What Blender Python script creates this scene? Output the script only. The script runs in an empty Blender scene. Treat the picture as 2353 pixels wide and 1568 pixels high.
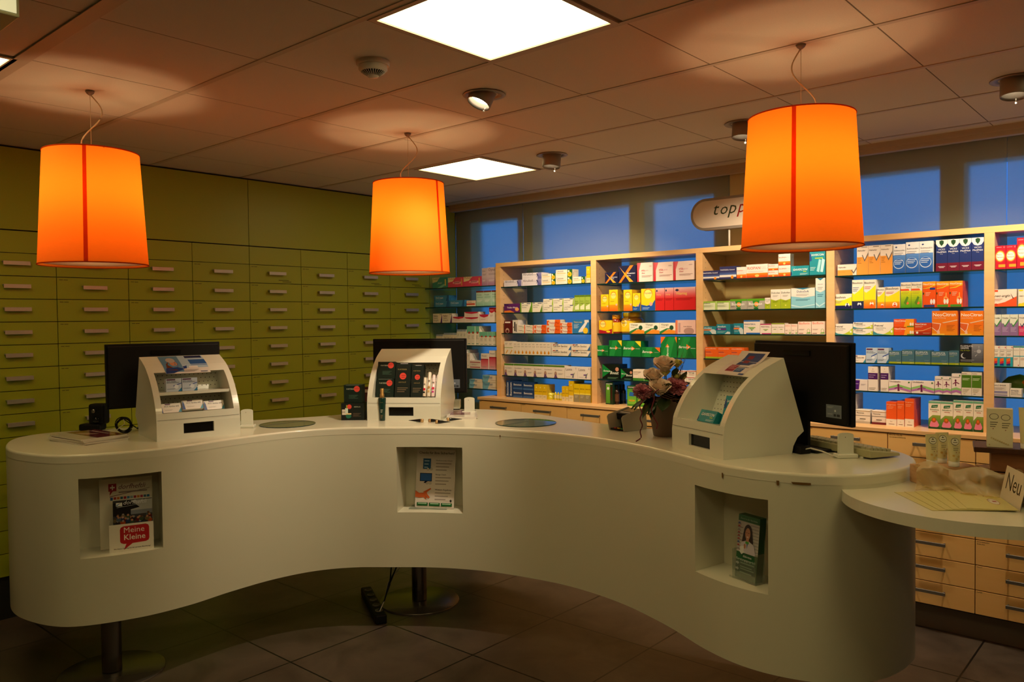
import bpy, bmesh, math, random
from mathutils import Vector, Matrix
random.seed(7)
sc = bpy.context.scene
COL = sc.collection
PI = math.pi
R_ = math.radians

# ------------------------------------------------------------------ camera
FX = 1827.85
RC = ((0.6593807, -0.7517215, -0.0114851), (-0.0281112, -0.0093864, -0.9995607), (0.7512835, 0.6594139, -0.0273211))
CAM = Vector((-1.02661, -2.64922, 1.58768))
HC = 2.5555          # ceiling height
T = 0.6              # ceiling tile
cam_d = bpy.data.cameras.new('camera'); cam = bpy.data.objects.new('camera', cam_d); COL.objects.link(cam)
cam_d.sensor_width = 36; cam_d.lens = FX / 2353 * 36; cam_d.clip_start = .05
m = Matrix(((RC[0][0], -RC[1][0], -RC[2][0], CAM[0]), (RC[0][1], -RC[1][1], -RC[2][1], CAM[1]), (RC[0][2], -RC[1][2], -RC[2][2], CAM[2]), (0, 0, 0, 1)))
cam.matrix_world = m
sc.camera = cam
sc.view_settings.view_transform = 'Standard'; sc.view_settings.look = 'None'
sc.view_settings.gamma = 1; sc.view_settings.use_curve_mapping = False
sc.view_settings.exposure = 0.0
sc.cycles.use_denoising = True
sc.cycles.adaptive_threshold = .02
sc.cycles.max_bounces = 8; sc.cycles.transparent_max_bounces = 24
sc.cycles.diffuse_bounces = 4; sc.cycles.glossy_bounces = 3; sc.cycles.transmission_bounces = 6
sc.cycles.sample_clamp_indirect = 3.0

def ray(u, v):
    a, b = (u - 1176.5) / FX, (v - 784) / FX
    return Vector([RC[0][i] * a + RC[1][i] * b + RC[2][i] for i in range(3)])
def atZ(u, v, h):
    d = ray(u, v); return CAM + d * ((h - CAM.z) / d.z)
def atX(u, v, x):
    d = ray(u, v); return CAM + d * ((x - CAM.x) / d.x)

# ------------------------------------------------------------------ materials
def lin(c):
    if isinstance(c, str):
        c = [int(c[i:i + 2], 16) / 255 for i in (0, 2, 4)]
    return tuple((x / 12.92 if x <= .04045 else ((x + .055) / 1.055) ** 2.4) for x in c[:3])
def mat(name, col='cccccc', rough=.5, metal=0, coat=0, spec=.5, emit=None, es=0, trans=0, ior=1.45, noise=0, nscale=30, bump=0):
    m = bpy.data.materials.new(name); m.use_nodes = True
    nt = m.node_tree; b = nt.nodes['Principled BSDF']
    c = lin(col) if isinstance(col, str) else col
    b.inputs['Base Color'].default_value = (*c, 1)
    b.inputs['Roughness'].default_value = rough; b.inputs['Metallic'].default_value = metal
    b.inputs['Coat Weight'].default_value = coat; b.inputs['Coat Roughness'].default_value = .08
    b.inputs['Specular IOR Level'].default_value = spec
    b.inputs['Transmission Weight'].default_value = trans; b.inputs['IOR'].default_value = ior
    if emit:
        b.inputs['Emission Color'].default_value = (*(lin(emit) if isinstance(emit, str) else emit), 1); b.inputs['Emission Strength'].default_value = es
    if noise or bump:
        tc = nt.nodes.new('ShaderNodeTexCoord'); n = nt.nodes.new('ShaderNodeTexNoise')
        n.inputs['Scale'].default_value = nscale; n.inputs['Detail'].default_value = 5
        nt.links.new(tc.outputs['Object'], n.inputs['Vector'])
        if noise:
            r = nt.nodes.new('ShaderNodeValToRGB')
            r.color_ramp.elements[0].position = .3; r.color_ramp.elements[1].position = .7
            r.color_ramp.elements[0].color = (*[x * (1 - noise) for x in c], 1); r.color_ramp.elements[1].color = (*[min(1, x * (1 + noise)) for x in c], 1)
            nt.links.new(n.outputs['Fac'], r.inputs['Fac']); nt.links.new(r.outputs['Color'], b.inputs['Base Color'])
        if bump:
            bp = nt.nodes.new('ShaderNodeBump'); bp.inputs['Strength'].default_value = bump; bp.inputs['Distance'].default_value = .002
            nt.links.new(n.outputs['Fac'], bp.inputs['Height']); nt.links.new(bp.outputs['Normal'], b.inputs['Normal'])
    return m
def mat_attr(name, rough=.45, coat=0):
    m = mat(name, 'ffffff', rough, coat=coat); nt = m.node_tree
    a = nt.nodes.new('ShaderNodeAttribute'); a.attribute_name = 'Col'
    nt.links.new(a.outputs['Color'], nt.nodes['Principled BSDF'].inputs['Base Color'])
    return m
def mat_wood(name, c0, c1, rough=.4, scale=(1, 1, 12), dist=2.5, coat=0.0):
    m = mat(name, c0, rough, coat=coat); nt = m.node_tree; b = nt.nodes['Principled BSDF']
    tc = nt.nodes.new('ShaderNodeTexCoord'); mp = nt.nodes.new('ShaderNodeMapping'); mp.inputs['Scale'].default_value = scale
    n = nt.nodes.new('ShaderNodeTexNoise'); n.inputs['Scale'].default_value = 2.5; n.inputs['Detail'].default_value = 8; n.inputs['Distortion'].default_value = dist
    r = nt.nodes.new('ShaderNodeValToRGB'); r.color_ramp.elements[0].color = (*lin(c0), 1); r.color_ramp.elements[1].color = (*lin(c1), 1)
    r.color_ramp.elements[0].position = .35; r.color_ramp.elements[1].position = .7
    nt.links.new(tc.outputs['Object'], mp.inputs['Vector']); nt.links.new(mp.outputs['Vector'], n.inputs['Vector'])
    nt.links.new(n.outputs['Fac'], r.inputs['Fac']); nt.links.new(r.outputs['Color'], b.inputs['Base Color'])
    return m
def mat_thin(name, tint, refl=.08, rough=.02, alpha=.9):
    # clear sheet: mostly transparent, a little mirror
    m = bpy.data.materials.new(name); m.use_nodes = True; nt = m.node_tree; nt.nodes.clear()
    o = nt.nodes.new('ShaderNodeOutputMaterial'); t = nt.nodes.new('ShaderNodeBsdfTransparent'); g = nt.nodes.new('ShaderNodeBsdfGlossy')
    d = nt.nodes.new('ShaderNodeBsdfDiffuse'); m1 = nt.nodes.new('ShaderNodeMixShader'); m2 = nt.nodes.new('ShaderNodeMixShader')
    t.inputs['Color'].default_value = (*lin(tint), 1); g.inputs['Roughness'].default_value = rough; d.inputs['Color'].default_value = (*lin(tint), 1)
    g.inputs['Color'].default_value = (1, 1, 1, 1)
    m1.inputs['Fac'].default_value = 1 - alpha; m2.inputs['Fac'].default_value = refl
    nt.links.new(t.outputs[0], m1.inputs[1]); nt.links.new(d.outputs[0], m1.inputs[2])
    nt.links.new(m1.outputs[0], m2.inputs[1]); nt.links.new(g.outputs[0], m2.inputs[2]); nt.links.new(m2.outputs[0], o.inputs['Surface'])
    return m
def mat_translucent(name, col, dcol, f=.6, weave=0):
    m = bpy.data.materials.new(name); m.use_nodes = True; nt = m.node_tree; nt.nodes.clear()
    o = nt.nodes.new('ShaderNodeOutputMaterial'); t = nt.nodes.new('ShaderNodeBsdfTranslucent'); d = nt.nodes.new('ShaderNodeBsdfDiffuse'); mx = nt.nodes.new('ShaderNodeMixShader')
    t.inputs['Color'].default_value = (*col, 1); d.inputs['Color'].default_value = (*dcol, 1); mx.inputs['Fac'].default_value = f
    if weave:
        tc = nt.nodes.new('ShaderNodeTexCoord'); mp = nt.nodes.new('ShaderNodeMapping'); mp.inputs['Scale'].default_value = (40, 40, 400)
        n = nt.nodes.new('ShaderNodeTexNoise'); n.inputs['Scale'].default_value = 1; n.inputs['Detail'].default_value = 3
        mp2 = nt.nodes.new('ShaderNodeMapRange'); mp2.inputs['To Min'].default_value = 1 - weave; mp2.inputs['To Max'].default_value = 1 + weave
        mc = nt.nodes.new('ShaderNodeMix'); mc.data_type = 'RGBA'; mc.blend_type = 'MULTIPLY'; mc.inputs['Factor'].default_value = 1; mc.inputs[6].default_value = (*col, 1)
        nt.links.new(tc.outputs['Object'], mp.inputs['Vector']); nt.links.new(mp.outputs['Vector'], n.inputs['Vector']); nt.links.new(n.outputs['Fac'], mp2.inputs['Value'])
        nt.links.new(mp2.outputs['Result'], mc.inputs[7]); nt.links.new(mc.outputs[2], t.inputs['Color'])
    nt.links.new(d.outputs[0], mx.inputs[1]); nt.links.new(t.outputs[0], mx.inputs[2]); nt.links.new(mx.outputs[0], o.inputs['Surface'])
    return m

M = {}
M['pack'] = mat_attr('printed_card', .4)
M['gloss'] = mat_attr('printed_gloss', .18, .3)
M['lacquer'] = mat('white_lacquer', 'd6d2bc', .28, coat=.25, noise=.015, nscale=3)
M['lacquer_body'] = mat('white_lacquer_body', 'cdcab2', .38, coat=.12, noise=.015, nscale=2)
M['terminal'] = mat('white_plastic', 'dcdccc', .22, coat=.3)
M['hole'] = mat('dark_hole', '151210', .8)
M['green'] = mat('green_laminate', '96a01a', .42, noise=.02, nscale=120)
M['green_gap'] = mat('dark_gap', '15130c', .8)
M['alu'] = mat('brushed_aluminium', 'b9b5ac', .35, metal=.6, noise=.03, nscale=60)
M['steel'] = mat('dark_steel', '6f6c68', .32, metal=.9)
M['handle_dark'] = mat('dark_handle', '6a6660', .4, metal=.5)
M['beech'] = mat_wood('light_beech', 'dcae76', 'e2b781', .38, (2, .6, 9), 1.0, .1)
M['beech_front'] = mat_wood('beech_drawer', 'e2b26a', 'e6b874', .3, (2, .8, 6), .8, .2)
M['plinth'] = mat('plinth_grey', '6a5f55', .45)
M['black'] = mat('black_plastic', '070606', .55, spec=.3)
M['black_gloss'] = mat('black_gloss', '0a0a0c', .15)
M['dark_steelpost'] = mat('brushed_post', '7d7a76', .22, metal=1)
M['disc'] = mat('brown_disc', '6d655c', .25, metal=.6)
M['ceil'] = mat('ceiling_tile', 'cdc3b4', .9, noise=.03, nscale=180, bump=.15)
M['ceil_bar'] = mat('ceiling_bar', 'b8ab9a', .6)
M['groove'] = mat('ceiling_groove', '6e6252', .9)
M['panel'] = mat('light_panel', 'ffffff', .5, emit=(1.0, .80, .38), es=8.0)
M['glow'] = mat('lamp_lens', 'ffffff', .5, emit=(1, .85, .6), es=9)
M['white_metal'] = mat('white_metal', 'd8d2c4', .4)
M['grey_metal'] = mat('grey_metal', '8e8478', .5, metal=.3)
M['wall'] = mat('painted_wall', 'c4b48a', .8, noise=.02, nscale=8)
M['frame'] = mat('window_frame_paint', 'cabb8c', .7)
M['glass'] = mat_thin('shelf_glass', 'e3f2ea', .07, .01, .97)
M['glass_edge'] = mat('glass_edge', '0f2f2a', .15)
M['acrylic'] = mat_thin('clear_acrylic', 'f0f4f0', .10, .02, .93)
M['mirror_disc'] = mat_thin('glass_mat', 'e0e8dc', .55, .01, .9)
M['shade'] = mat_translucent('orange_shade_cloth', (1.0, .235, .012), (.9, .22, .03), .62, .06)
M['shade_seam'] = mat_translucent('orange_shade_seam', (.62, .08, .004), (.55, .09, .01), .6)
M['diffuser'] = mat_translucent('lamp_diffuser', (.75, .70, .6), (.6, .55, .45), .55)
M['cord'] = mat('lamp_cord', 'c9b28c', .5)
M['organza'] = mat_thin('sheer_fabric', 'f2e6c4', .035, .35, .70)
M['cheek'] = mat('grey_cheek', 'a39c88', .4)
M['paper'] = mat('paper', 'd8d4cc', .6)
M['frosted'] = None

# ------------------------------------------------------------------ mesh builder
class MB:
    def __init__(s):
        s.v = []; s.f = []; s.c = []; s.mi = []; s.sm = []
    def face(s, pts, col=None, mi=0, sm=False):
        n = len(s.v); s.v += [tuple(p) for p in pts]; s.f.append(tuple(range(n, n + len(pts)))); s.c.append(col); s.mi.append(mi); s.sm.append(sm)
    def add(s, vs, fs, col=None, mi=0, sm=False):
        n = len(s.v); s.v += [tuple(p) for p in vs]
        for f in fs: s.f.append(tuple(n + i for i in f)); s.c.append(col); s.mi.append(mi); s.sm.append(sm)
    def box(s, x0, y0, z0, x1, y1, z1, col=None, mi=0, cols=None):
        v = [(x0, y0, z0), (x1, y0, z0), (x1, y1, z0), (x0, y1, z0), (x0, y0, z1), (x1, y0, z1), (x1, y1, z1), (x0, y1, z1)]
        s.add(v, [(0, 3, 2, 1), (4, 5, 6, 7), (0, 1, 5, 4), (1, 2, 6, 5), (2, 3, 7, 6), (3, 0, 4, 7)], col, mi)
    def prism(s, poly, z0, z1, col=None, mi=0, sm=False, cap=True):
        n = len(poly)
        vs = [(p[0], p[1], z0) for p in poly] + [(p[0], p[1], z1) for p in poly]
        s.add(vs, [(i, (i + 1) % n, n + (i + 1) % n, n + i) for i in range(n)], col, mi, sm)
        if cap: s.add(vs, [tuple(range(n - 1, -1, -1)), tuple(range(n, 2 * n))], col, mi)
    def lathe(s, prof, n=24, c=(0, 0, 0), col=None, mi=0, sm=True, sx=1, sy=1, cap=True):
        vs = []
        for r, z in prof:
            for k in range(n):
                a = 2 * PI * k / n; vs.append((c[0] + r * sx * math.cos(a), c[1] + r * sy * math.sin(a), c[2] + z))
        fs = []
        for j in range(len(prof) - 1):
            for k in range(n):
                k2 = (k + 1) % n; fs.append((j * n + k, j * n + k2, (j + 1) * n + k2, (j + 1) * n + k))
        s.add(vs, fs, col, mi, sm)
        if cap:
            if prof[0][0] > 1e-5: s.add(vs[:n], [tuple(range(n - 1, -1, -1))], col, mi)
            if prof[-1][0] > 1e-5: s.add(vs[-n:], [tuple(range(n))], col, mi)
    def tube(s, path, r, n=6, col=None, mi=0, closed=False):
        P = [Vector(p) for p in path]; rings = []
        for i, p in enumerate(P):
            t = (P[min(i + 1, len(P) - 1)] - P[max(i - 1, 0)]).normalized()
            up = Vector((0, 0, 1)) if abs(t.z) < .9 else Vector((1, 0, 0))
            a = t.cross(up).normalized(); b = t.cross(a).normalized()
            rr = r[i] if isinstance(r, (list, tuple)) else r
            rings.append([p + a * rr * math.cos(2 * PI * k / n) + b * rr * math.sin(2 * PI * k / n) for k in range(n)])
        vs = [q for rg in rings for q in rg]; fs = []
        for j in range(len(P) - 1):
            for k in range(n): k2 = (k + 1) % n; fs.append((j * n + k, j * n + k2, (j + 1) * n + k2, (j + 1) * n + k))
        fs.append(tuple(range(n - 1, -1, -1))); fs.append(tuple(range((len(P) - 1) * n, len(P) * n)))
        s.add(vs, fs, col, mi, True)
    def grid(s, fn, nu, nv, col=None, mi=0, sm=True):
        vs = [fn(i / nu, j / nv) for j in range(nv + 1) for i in range(nu + 1)]
        s.add(vs, [(j * (nu + 1) + i, j * (nu + 1) + i + 1, (j + 1) * (nu + 1) + i + 1, (j + 1) * (nu + 1) + i) for j in range(nv) for i in range(nu)], col, mi, sm)
    def build(s, name, mats, parent=None, merge=False):
        me = bpy.data.meshes.new(name); me.from_pydata(s.v, [], s.f)
        if not isinstance(mats, (list, tuple)): mats = [mats]
        for m_ in mats: me.materials.append(M[m_] if isinstance(m_, str) else m_)
        me.polygons.foreach_set('material_index', s.mi); me.polygons.foreach_set('use_smooth', s.sm)
        if any(c is not None for c in s.c):
            at = me.color_attributes.new('Col', 'FLOAT_COLOR', 'CORNER'); buf = []
            cc = {}
            for f, c in zip(s.f, s.c):
                if c not in cc: cc[c] = (*(lin(c) if c else (.8, .8, .8)), 1)
                buf += list(cc[c]) * len(f)
            at.data.foreach_set('color', buf)
        if merge:
            bm = bmesh.new(); bm.from_mesh(me); bmesh.ops.remove_doubles(bm, verts=bm.verts, dist=1e-5); bm.to_mesh(me); bm.free()
        me.update()
        o = bpy.data.objects.new(name, me); COL.objects.link(o)
        if parent: o.parent = parent
        return o
def tag(o, label=None, cat=None, group=None, kind=None):
    if label:
        o['label'] = label
    if cat: o['category'] = cat
    if group: o['group'] = group
    if kind: o['kind'] = kind
    return o
def thing(name, label, cat, loc=(0, 0, 0), rz=0, group=None):
    o = bpy.data.objects.new(name, None); COL.objects.link(o); o.location = loc; o.rotation_euler = (0, 0, rz); o.empty_display_size = .05
    return tag(o, label, cat, group)
def copy_tree(o, parent=None):
    c = o.copy(); COL.objects.link(c); c.parent = parent
    for ch in [x for x in bpy.data.objects if x.parent == o]: copy_tree(ch, c)
    return c
def bevel(o, w=.002, seg=2):
    b = o.modifiers.new('bevel', 'BEVEL'); b.width = w; b.segments = seg; b.limit_method = 'ANGLE'; b.angle_limit = R_(35); return o
def cell(name, x0, y0, z0, x1, y1, z1, mt, parent=None, bv=0):
    b = MB(); b.box(x0, y0, z0, x1, y1, z1); o = b.build(name, mt, parent)
    if bv: bevel(o, bv)
    return o

# ------------------------------------------------------------------ lettering
_tc = {}
def text_mesh(t, bold=0, shear=0):
    k = (t, bold, shear)
    if k in _tc: return _tc[k]
    cu = bpy.data.curves.new('t', 'FONT'); cu.body = t; cu.resolution_u = 2; cu.offset = bold * .009; cu.shear = shear
    ob = bpy.data.objects.new('t', cu); COL.objects.link(ob)
    me = bpy.data.meshes.new_from_object(ob, depsgraph=bpy.context.evaluated_depsgraph_get())
    vs = [(v.co.x, v.co.y) for v in me.vertices]; fs = [tuple(p.vertices) for p in me.polygons]
    x0 = min(v[0] for v in vs); x1 = max(v[0] for v in vs); y1 = max(v[1] for v in vs)
    w = x1 - x0
    vs = [((x - x0) / w, y / w) for x, y in vs]
    bpy.data.objects.remove(ob); bpy.data.curves.remove(cu); bpy.data.meshes.remove(me)
    _tc[k] = (vs, fs, y1 / w); return _tc[k]

def decor(mb, prims, W, H, frame, mi=0):
    """prims in unit coordinates of a W x H face; frame(x, y, lift) -> point."""
    lay = 0
    for p in prims:
        lay += 1; e = .0002 + lay * .00008
        k = p[0]
        if k == 'r':
            _, x0, y0, x1, y1, c = p; mb.face([frame(x0 * W, y0 * H, e), frame(x1 * W, y0 * H, e), frame(x1 * W, y1 * H, e), frame(x0 * W, y1 * H, e)], c, mi)
        elif k == 'p':
            mb.face([frame(x * W, y * H, e) for x, y in p[1]], p[2], mi)
        elif k in 'ce':
            _, cx, cy, r, c = p[:5]; ry = p[5] if k == 'e' else r * (W / H)
            n = 18; mb.face([frame((cx + r * math.cos(2 * PI * i / n)) * W, (cy + ry * math.sin(2 * PI * i / n)) * H, e) for i in range(n)], c, mi)
        elif k == 'g':      # soft printed band: steps of colour from c0 (y0) to c1 (y1)
            _, x0, y0, x1, y1, c0, c1 = p; n = 8
            a = [int(c0[i:i + 2], 16) for i in (0, 2, 4)]; b = [int(c1[i:i + 2], 16) for i in (0, 2, 4)]
            for i in range(n):
                t = (i + .5) / n; c = '%02x%02x%02x' % tuple(int(a[j] + (b[j] - a[j]) * t) for j in range(3))
                ya, yb = y0 + (y1 - y0) * i / n, y0 + (y1 - y0) * (i + 1) / n
                mb.face([frame(x0 * W, ya * H, e), frame(x1 * W, ya * H, e), frame(x1 * W, yb * H, e), frame(x0 * W, yb * H, e)], c, mi)
        elif k == 'l':      # fine print
            _, x0, y0, x1, n, c = p
            for i in range(n):
                ya = y0 - i * .055; xe = x0 + (x1 - x0) * (1 - .3 * ((i * 7) % 3) / 2)
                mb.face([frame(x0 * W, ya * H, e), frame(xe * W, ya * H, e), frame(xe * W, (ya + .018) * H, e), frame(x0 * W, (ya + .018) * H, e)], c, mi)
        elif k == 't' or k == 'v':
            _, t, x, y, wf, c = p[:6]; st = p[6] if len(p) > 6 else ''
            vs, fs, a = text_mesh(t, 1 if 'b' in st and 'M' not in t else 0, .3 if 'i' in st else 0)
            if k == 't':
                s = wf * W
                if s * a > .8 * H: s = .8 * H / a
                pts = [frame(x * W + vx * s, y * H + vy * s, e) for vx, vy in vs]
            else:
                s = wf * H; pts = [frame(x * W - vy * s, y * H + vx * s, e) for vx, vy in vs]
            mb.add(pts, fs, c, mi)

# ------------------------------------------------------------------ SETTING
X0, X1, Y0, Y1 = -3.4, 3.79, -5.6, 2.80
GY = 2.21            # front of the green cabinets
floor_m = mat('stone_floor_tile', '6f6050', .35); nt = floor_m.node_tree; b = nt.nodes['Principled BSDF']
tc = nt.nodes.new('ShaderNodeTexCoord'); mp = nt.nodes.new('ShaderNodeMapping'); mp.inputs['Location'].default_value = (-.438, -.560, 0)
br = nt.nodes.new('ShaderNodeTexBrick'); br.offset = 0; br.squash = 1; br.inputs['Scale'].default_value = 1; br.inputs['Mortar Size'].default_value = .0045
br.inputs['Brick Width'].default_value = T; br.inputs['Row Height'].default_value = T; br.inputs['Mortar'].default_value = (*lin('15110d'), 1)
nz = nt.nodes.new('ShaderNodeTexNoise'); nz.inputs['Scale'].default_value = 3.2; nz.inputs['Detail'].default_value = 9; nz.inputs['Roughness'].default_value = .68; nz.inputs['Distortion'].default_value = .6
cr = nt.nodes.new('ShaderNodeValToRGB'); cr.color_ramp.elements[0].color = (*lin('3e342c'), 1); cr.color_ramp.elements[1].color = (*lin('5e5146'), 1)
cr.color_ramp.elements[0].position = .32; cr.color_ramp.elements[1].position = .72
nt.links.new(tc.outputs['Object'], mp.inputs['Vector']); nt.links.new(mp.outputs['Vector'], br.inputs['Vector']); nt.links.new(tc.outputs['Object'], nz.inputs['Vector'])
nt.links.new(nz.outputs['Fac'], cr.inputs['Fac']); nt.links.new(cr.outputs['Color'], br.inputs['Color1']); nt.links.new(cr.outputs['Color'], br.inputs['Color2'])
nt.links.new(br.outputs['Color'], b.inputs['Base Color'])
def struct(name, mb, mt):
    return tag(mb.build(name, mt), kind='structure')
fb = MB(); fb.box(X0, Y0, -.05, 4.1, Y1, 0); struct('floor', fb, floor_m)
# ceiling with openings left where the light panels sit
panels = [(1, -2), (4, 1), (-1, 1), (4, -5), (1, -5), (-2, -2), (-2, -5)]
cb = MB()
i0, i1, j0, j1 = -6, 6, -9, 4
for i in range(i0, i1):
    for j in range(j0, j1):
        x0, x1, y0, y1 = i * T, (i + 1) * T, j * T, (j + 1) * T
        x0 = max(x0, X0); y0 = max(y0, Y0)
        if (i, j) in panels: continue
        g = .0025
        cb.box(x0 + .011, y0 + g, HC, x1 - .011, y1 - g, HC + .015)
# cut tiles next to the window wall and over the cabinets
for j in range(j0, j1): cb.box(3.6 + .011, max(j * T, Y0) + .0025, HC, 3.72, (j + 1) * T - .0025, HC + .015)
cb.box(X0, 2.4, HC, 3.72, Y1, HC + .015)
struct('ceiling', cb, 'ceil')
gb = MB()
for i in range(i0 + 1, i1 + 1): gb.box(i * T - .012, Y0, HC - .003, i * T + .012, 2.4, HC + .01)
gb.box(-.026, Y0, HC - .006, .026, 2.4, HC - .003)
struct('trim_1', gb, 'ceil_bar')
gb = MB(); gb.box(X0, Y0, HC + .016, 4.1, Y1, HC + .06)
for j in range(j0, j1 + 1): gb.box(X0, max(Y0, j * T - .006), HC + .0005, 3.72, j * T + .006, HC + .012)
struct('trim_2', gb, 'groove')
gb = MB(); gb.box(3.715, Y0, HC - .03, 3.775, GY, HC + .02); gb.box(3.725, Y0, HC - .055, 3.77, GY, HC - .03)
struct('trim_3', gb, 'ceil_bar')
wb = MB(); wb.box(X0 - .1, Y0, 0, X0, Y1, HC + .05); struct('wall_left', wb, 'wall')
wb = MB(); wb.box(X0 - .1, Y0 - .1, 0, 4.2, Y0, HC + .05); struct('wall_front', wb, 'wall')
wb = MB(); wb.box(X0 - .1, Y1, 0, 4.2, Y1 + .1, HC + .05); struct('wall_back', wb, 'wall')
# window wall: opening cut outs; dusk sky beyond
WX = 3.90
ops = [(2.13, 1.60), (1.44, .53), (.40, -.14), (-.92, -1.51), (-1.63, -2.75), (-2.9, -3.9)]
wz0, wz1 = .88, 2.415
wb = MB(); ys = [Y1] + [v for o in ops for v in o] + [Y0]
for k in range(0, len(ys) - 1, 2): wb.box(WX, ys[k + 1], 0, WX + .14, ys[k], HC + .05)
for a, b_ in ops: wb.box(WX, b_, 0, WX + .14, a, wz0); wb.box(WX, b_, wz1, WX + .14, a, HC + .05)
struct('wall_right', wb, 'frame')
wb = MB()
for x in (3.722,): wb.box(3.79, .0 - .31, 1.0, 3.86, -1.04 + .0, HC); 
struct('trim_4', wb, 'frame')
# frosted panes
fm = bpy.data.materials.new('frosted_glass'); fm.use_nodes = True; nt = fm.node_tree; b = nt.nodes['Principled BSDF']
b.inputs['Base Color'].default_value = (*lin('e4e6cc'), 1); b.inputs['Transmission Weight'].default_value = .84; b.inputs['Roughness'].default_value = .27; b.inputs['IOR'].default_value = 1.3
seams = [GY, 1.452, -.30, -1.85, -3.2, Y0]
for k in range(len(seams) - 1):
    pb = MB(); pb.box(3.792, seams[k + 1] + .002, .1, 3.798, seams[k] - .002, HC + .01)
    struct('window_%d' % (k + 1), pb, fm)
# world: dusk sky seen only through the openings
w = bpy.data.worlds.new('dusk'); sc.world = w; w.use_nodes = True
w.node_tree.nodes['Background'].inputs[0].default_value = (.05, .27, 1.0, 1); w.node_tree.nodes['Background'].inputs[1].default_value = .85

# ------------------------------------------------------------------ ceiling things
def light_panel(i, j, label):
    t = thing('ceiling_light_panel', label, 'ceiling light', ((i + .5) * T, (j + .5) * T, HC), 0, 'square ceiling light panels')
    b = MB(); a, c, d = .288, .268, .0
    for (x0, y0, x1, y1) in ((-a, -a, a, -c), (-a, c, a, a), (-a, -c, -c, c), (c, -c, a, c)): b.box(x0, y0, -.006, x1, y1, .012)
    b.build('frame', 'ceil_bar', t)
    b = MB(); b.box(-c, -c, .0, c, c, .008); b.build('diffuser', 'panel', t)
light_panel(1, -2, 'large bright square ceiling light nearest the viewer, at top centre')
light_panel(4, 1, 'small-looking bright square ceiling light behind the middle orange lamp')
light_panel(-1, 1, 'bright ceiling light cut off by the left edge of the picture')
light_panel(4, -5, 'added fill light panel over the right-hand side shelf, outside the picture')  # unseen panel, added to brighten the side shelf and beech drawers
light_panel(1, -5, 'added fill light panel over the customer area, outside the picture')  # unseen panel, added as fill for the right part of the counter front
light_panel(-2, -5, 'added fill light panel above the viewer, outside the picture')  # unseen panel, added to throw light in under the side shelf
light_panel(-2, -2, 'added fill light panel over the customer area at far left, outside the picture')  # unseen panel, added as fill for the left part of the counter front

def downlight(x, y, label, yaw, tilt, aim, power, lit=False):
    t = thing('downlight', label, 'ceiling spotlight', (x, y, HC), 0, 'swivel spotlights in the ceiling')
    b = MB(); b.lathe([(.088, 0), (.092, -.004), (.09, -.006), (.062, -.004), (.060, .03)], 32, cap=False); b.build('trim_ring', 'grey_metal', t)
    b = MB(); b.lathe([(.060, .03), (.03, .032), (.001, .033)], 24, cap=False); b.build('housing', 'hole', t)
    rot = Matrix.Rotation(yaw, 4, 'Z') @ Matrix.Rotation(tilt, 4, 'Y')
    b = MB(); b.lathe([(.047, .03), (.053, .02), (.053, -.062), (.050, -.064), (.048, -.05), (.046, -.035), (.046, .02)], 28, cap=False)
    h = b.build('lamp_head', 'grey_metal', t); h.matrix_local = Matrix.Translation((0, 0, .012 if tilt > .3 else -.012)) @ rot
    b = MB(); zl = -.034 if tilt > .3 else .012; b.lathe([(.046, zl), (.02, zl - .002), (.001, zl - .0025)], 24, cap=False); b.build('lens', 'glow', h)
    b = MB(); b.tube([(.035, 0, -.06), (.035, 0, -.074)], .002); b.lathe([(.001, 0), (.004, .002), (.004, .006), (.001, .008)], 8, (.035, 0, -.082)); b.build('adjusting_pin', 'white_metal', h)
    L = bpy.data.lights.new('spot', 'SPOT'); L.energy = power; L.color = (1, .80, .56); L.spot_size = R_(72 if tilt > .3 else 95); L.spot_blend = .8 if tilt > .3 else .7; L.shadow_soft_size = .035
    lo = bpy.data.objects.new('spot_light', L); COL.objects.link(lo); lo.location = Vector((x, y, HC - .104)); 
    lo.rotation_euler = (Vector(aim) - lo.location).to_track_quat('-Z', 'Y').to_euler()
downlight(1.490, -.297, 'tilted ceiling spotlight with glowing lens left of centre, near the smoke detector', math.atan2(RC[0][1], RC[0][0]) + .5, R_(26), (1.62, .72, 1.05), 85)
downlight(2.683, .276, 'ceiling spotlight beside the small light panel, behind the middle lamp', R_(0), R_(8), (3.5, .7, 1.3), 72)
downlight(2.755, -.885, 'ceiling spotlight just left of the top of the right orange lamp', R_(0), R_(8), (3.5, -.6, 1.3), 66)
downlight(2.835, -2.035, 'ceiling spotlight cut by the right edge of the picture', R_(0), R_(8), (3.5, -1.7, 1.1), 70)

t = thing('smoke_detector', 'round white smoke detector on the ceiling left of the big light panel', 'smoke detector', (.893, -.289, HC))
b = MB(); b.lathe([(.062, 0), (.062, -.012), (.058, -.016)], 32); b.build('base', 'white_metal', t)
b = MB(); b.lathe([(.052, -.014), (.054, -.03), (.044, -.038)], 32, cap=False); b.lathe([(.022, -.052), (.018, -.058), (.001, -.06)], 24); b.build('cover', 'white_metal', t)
b = MB()
for k in range(28):
    a = 2 * PI * k / 28; c, s = math.cos(a), math.sin(a)
    b.tube([(.044 * c, .044 * s, -.038), (.022 * c, .022 * s, -.053)], .0016, 4)
b.build('grille', 'white_metal', t)
b = MB(); b.lathe([(.04, -.03), (.036, -.044), (.01, -.05)], 24); b.build('sensor_core', 'hole', t)

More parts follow.
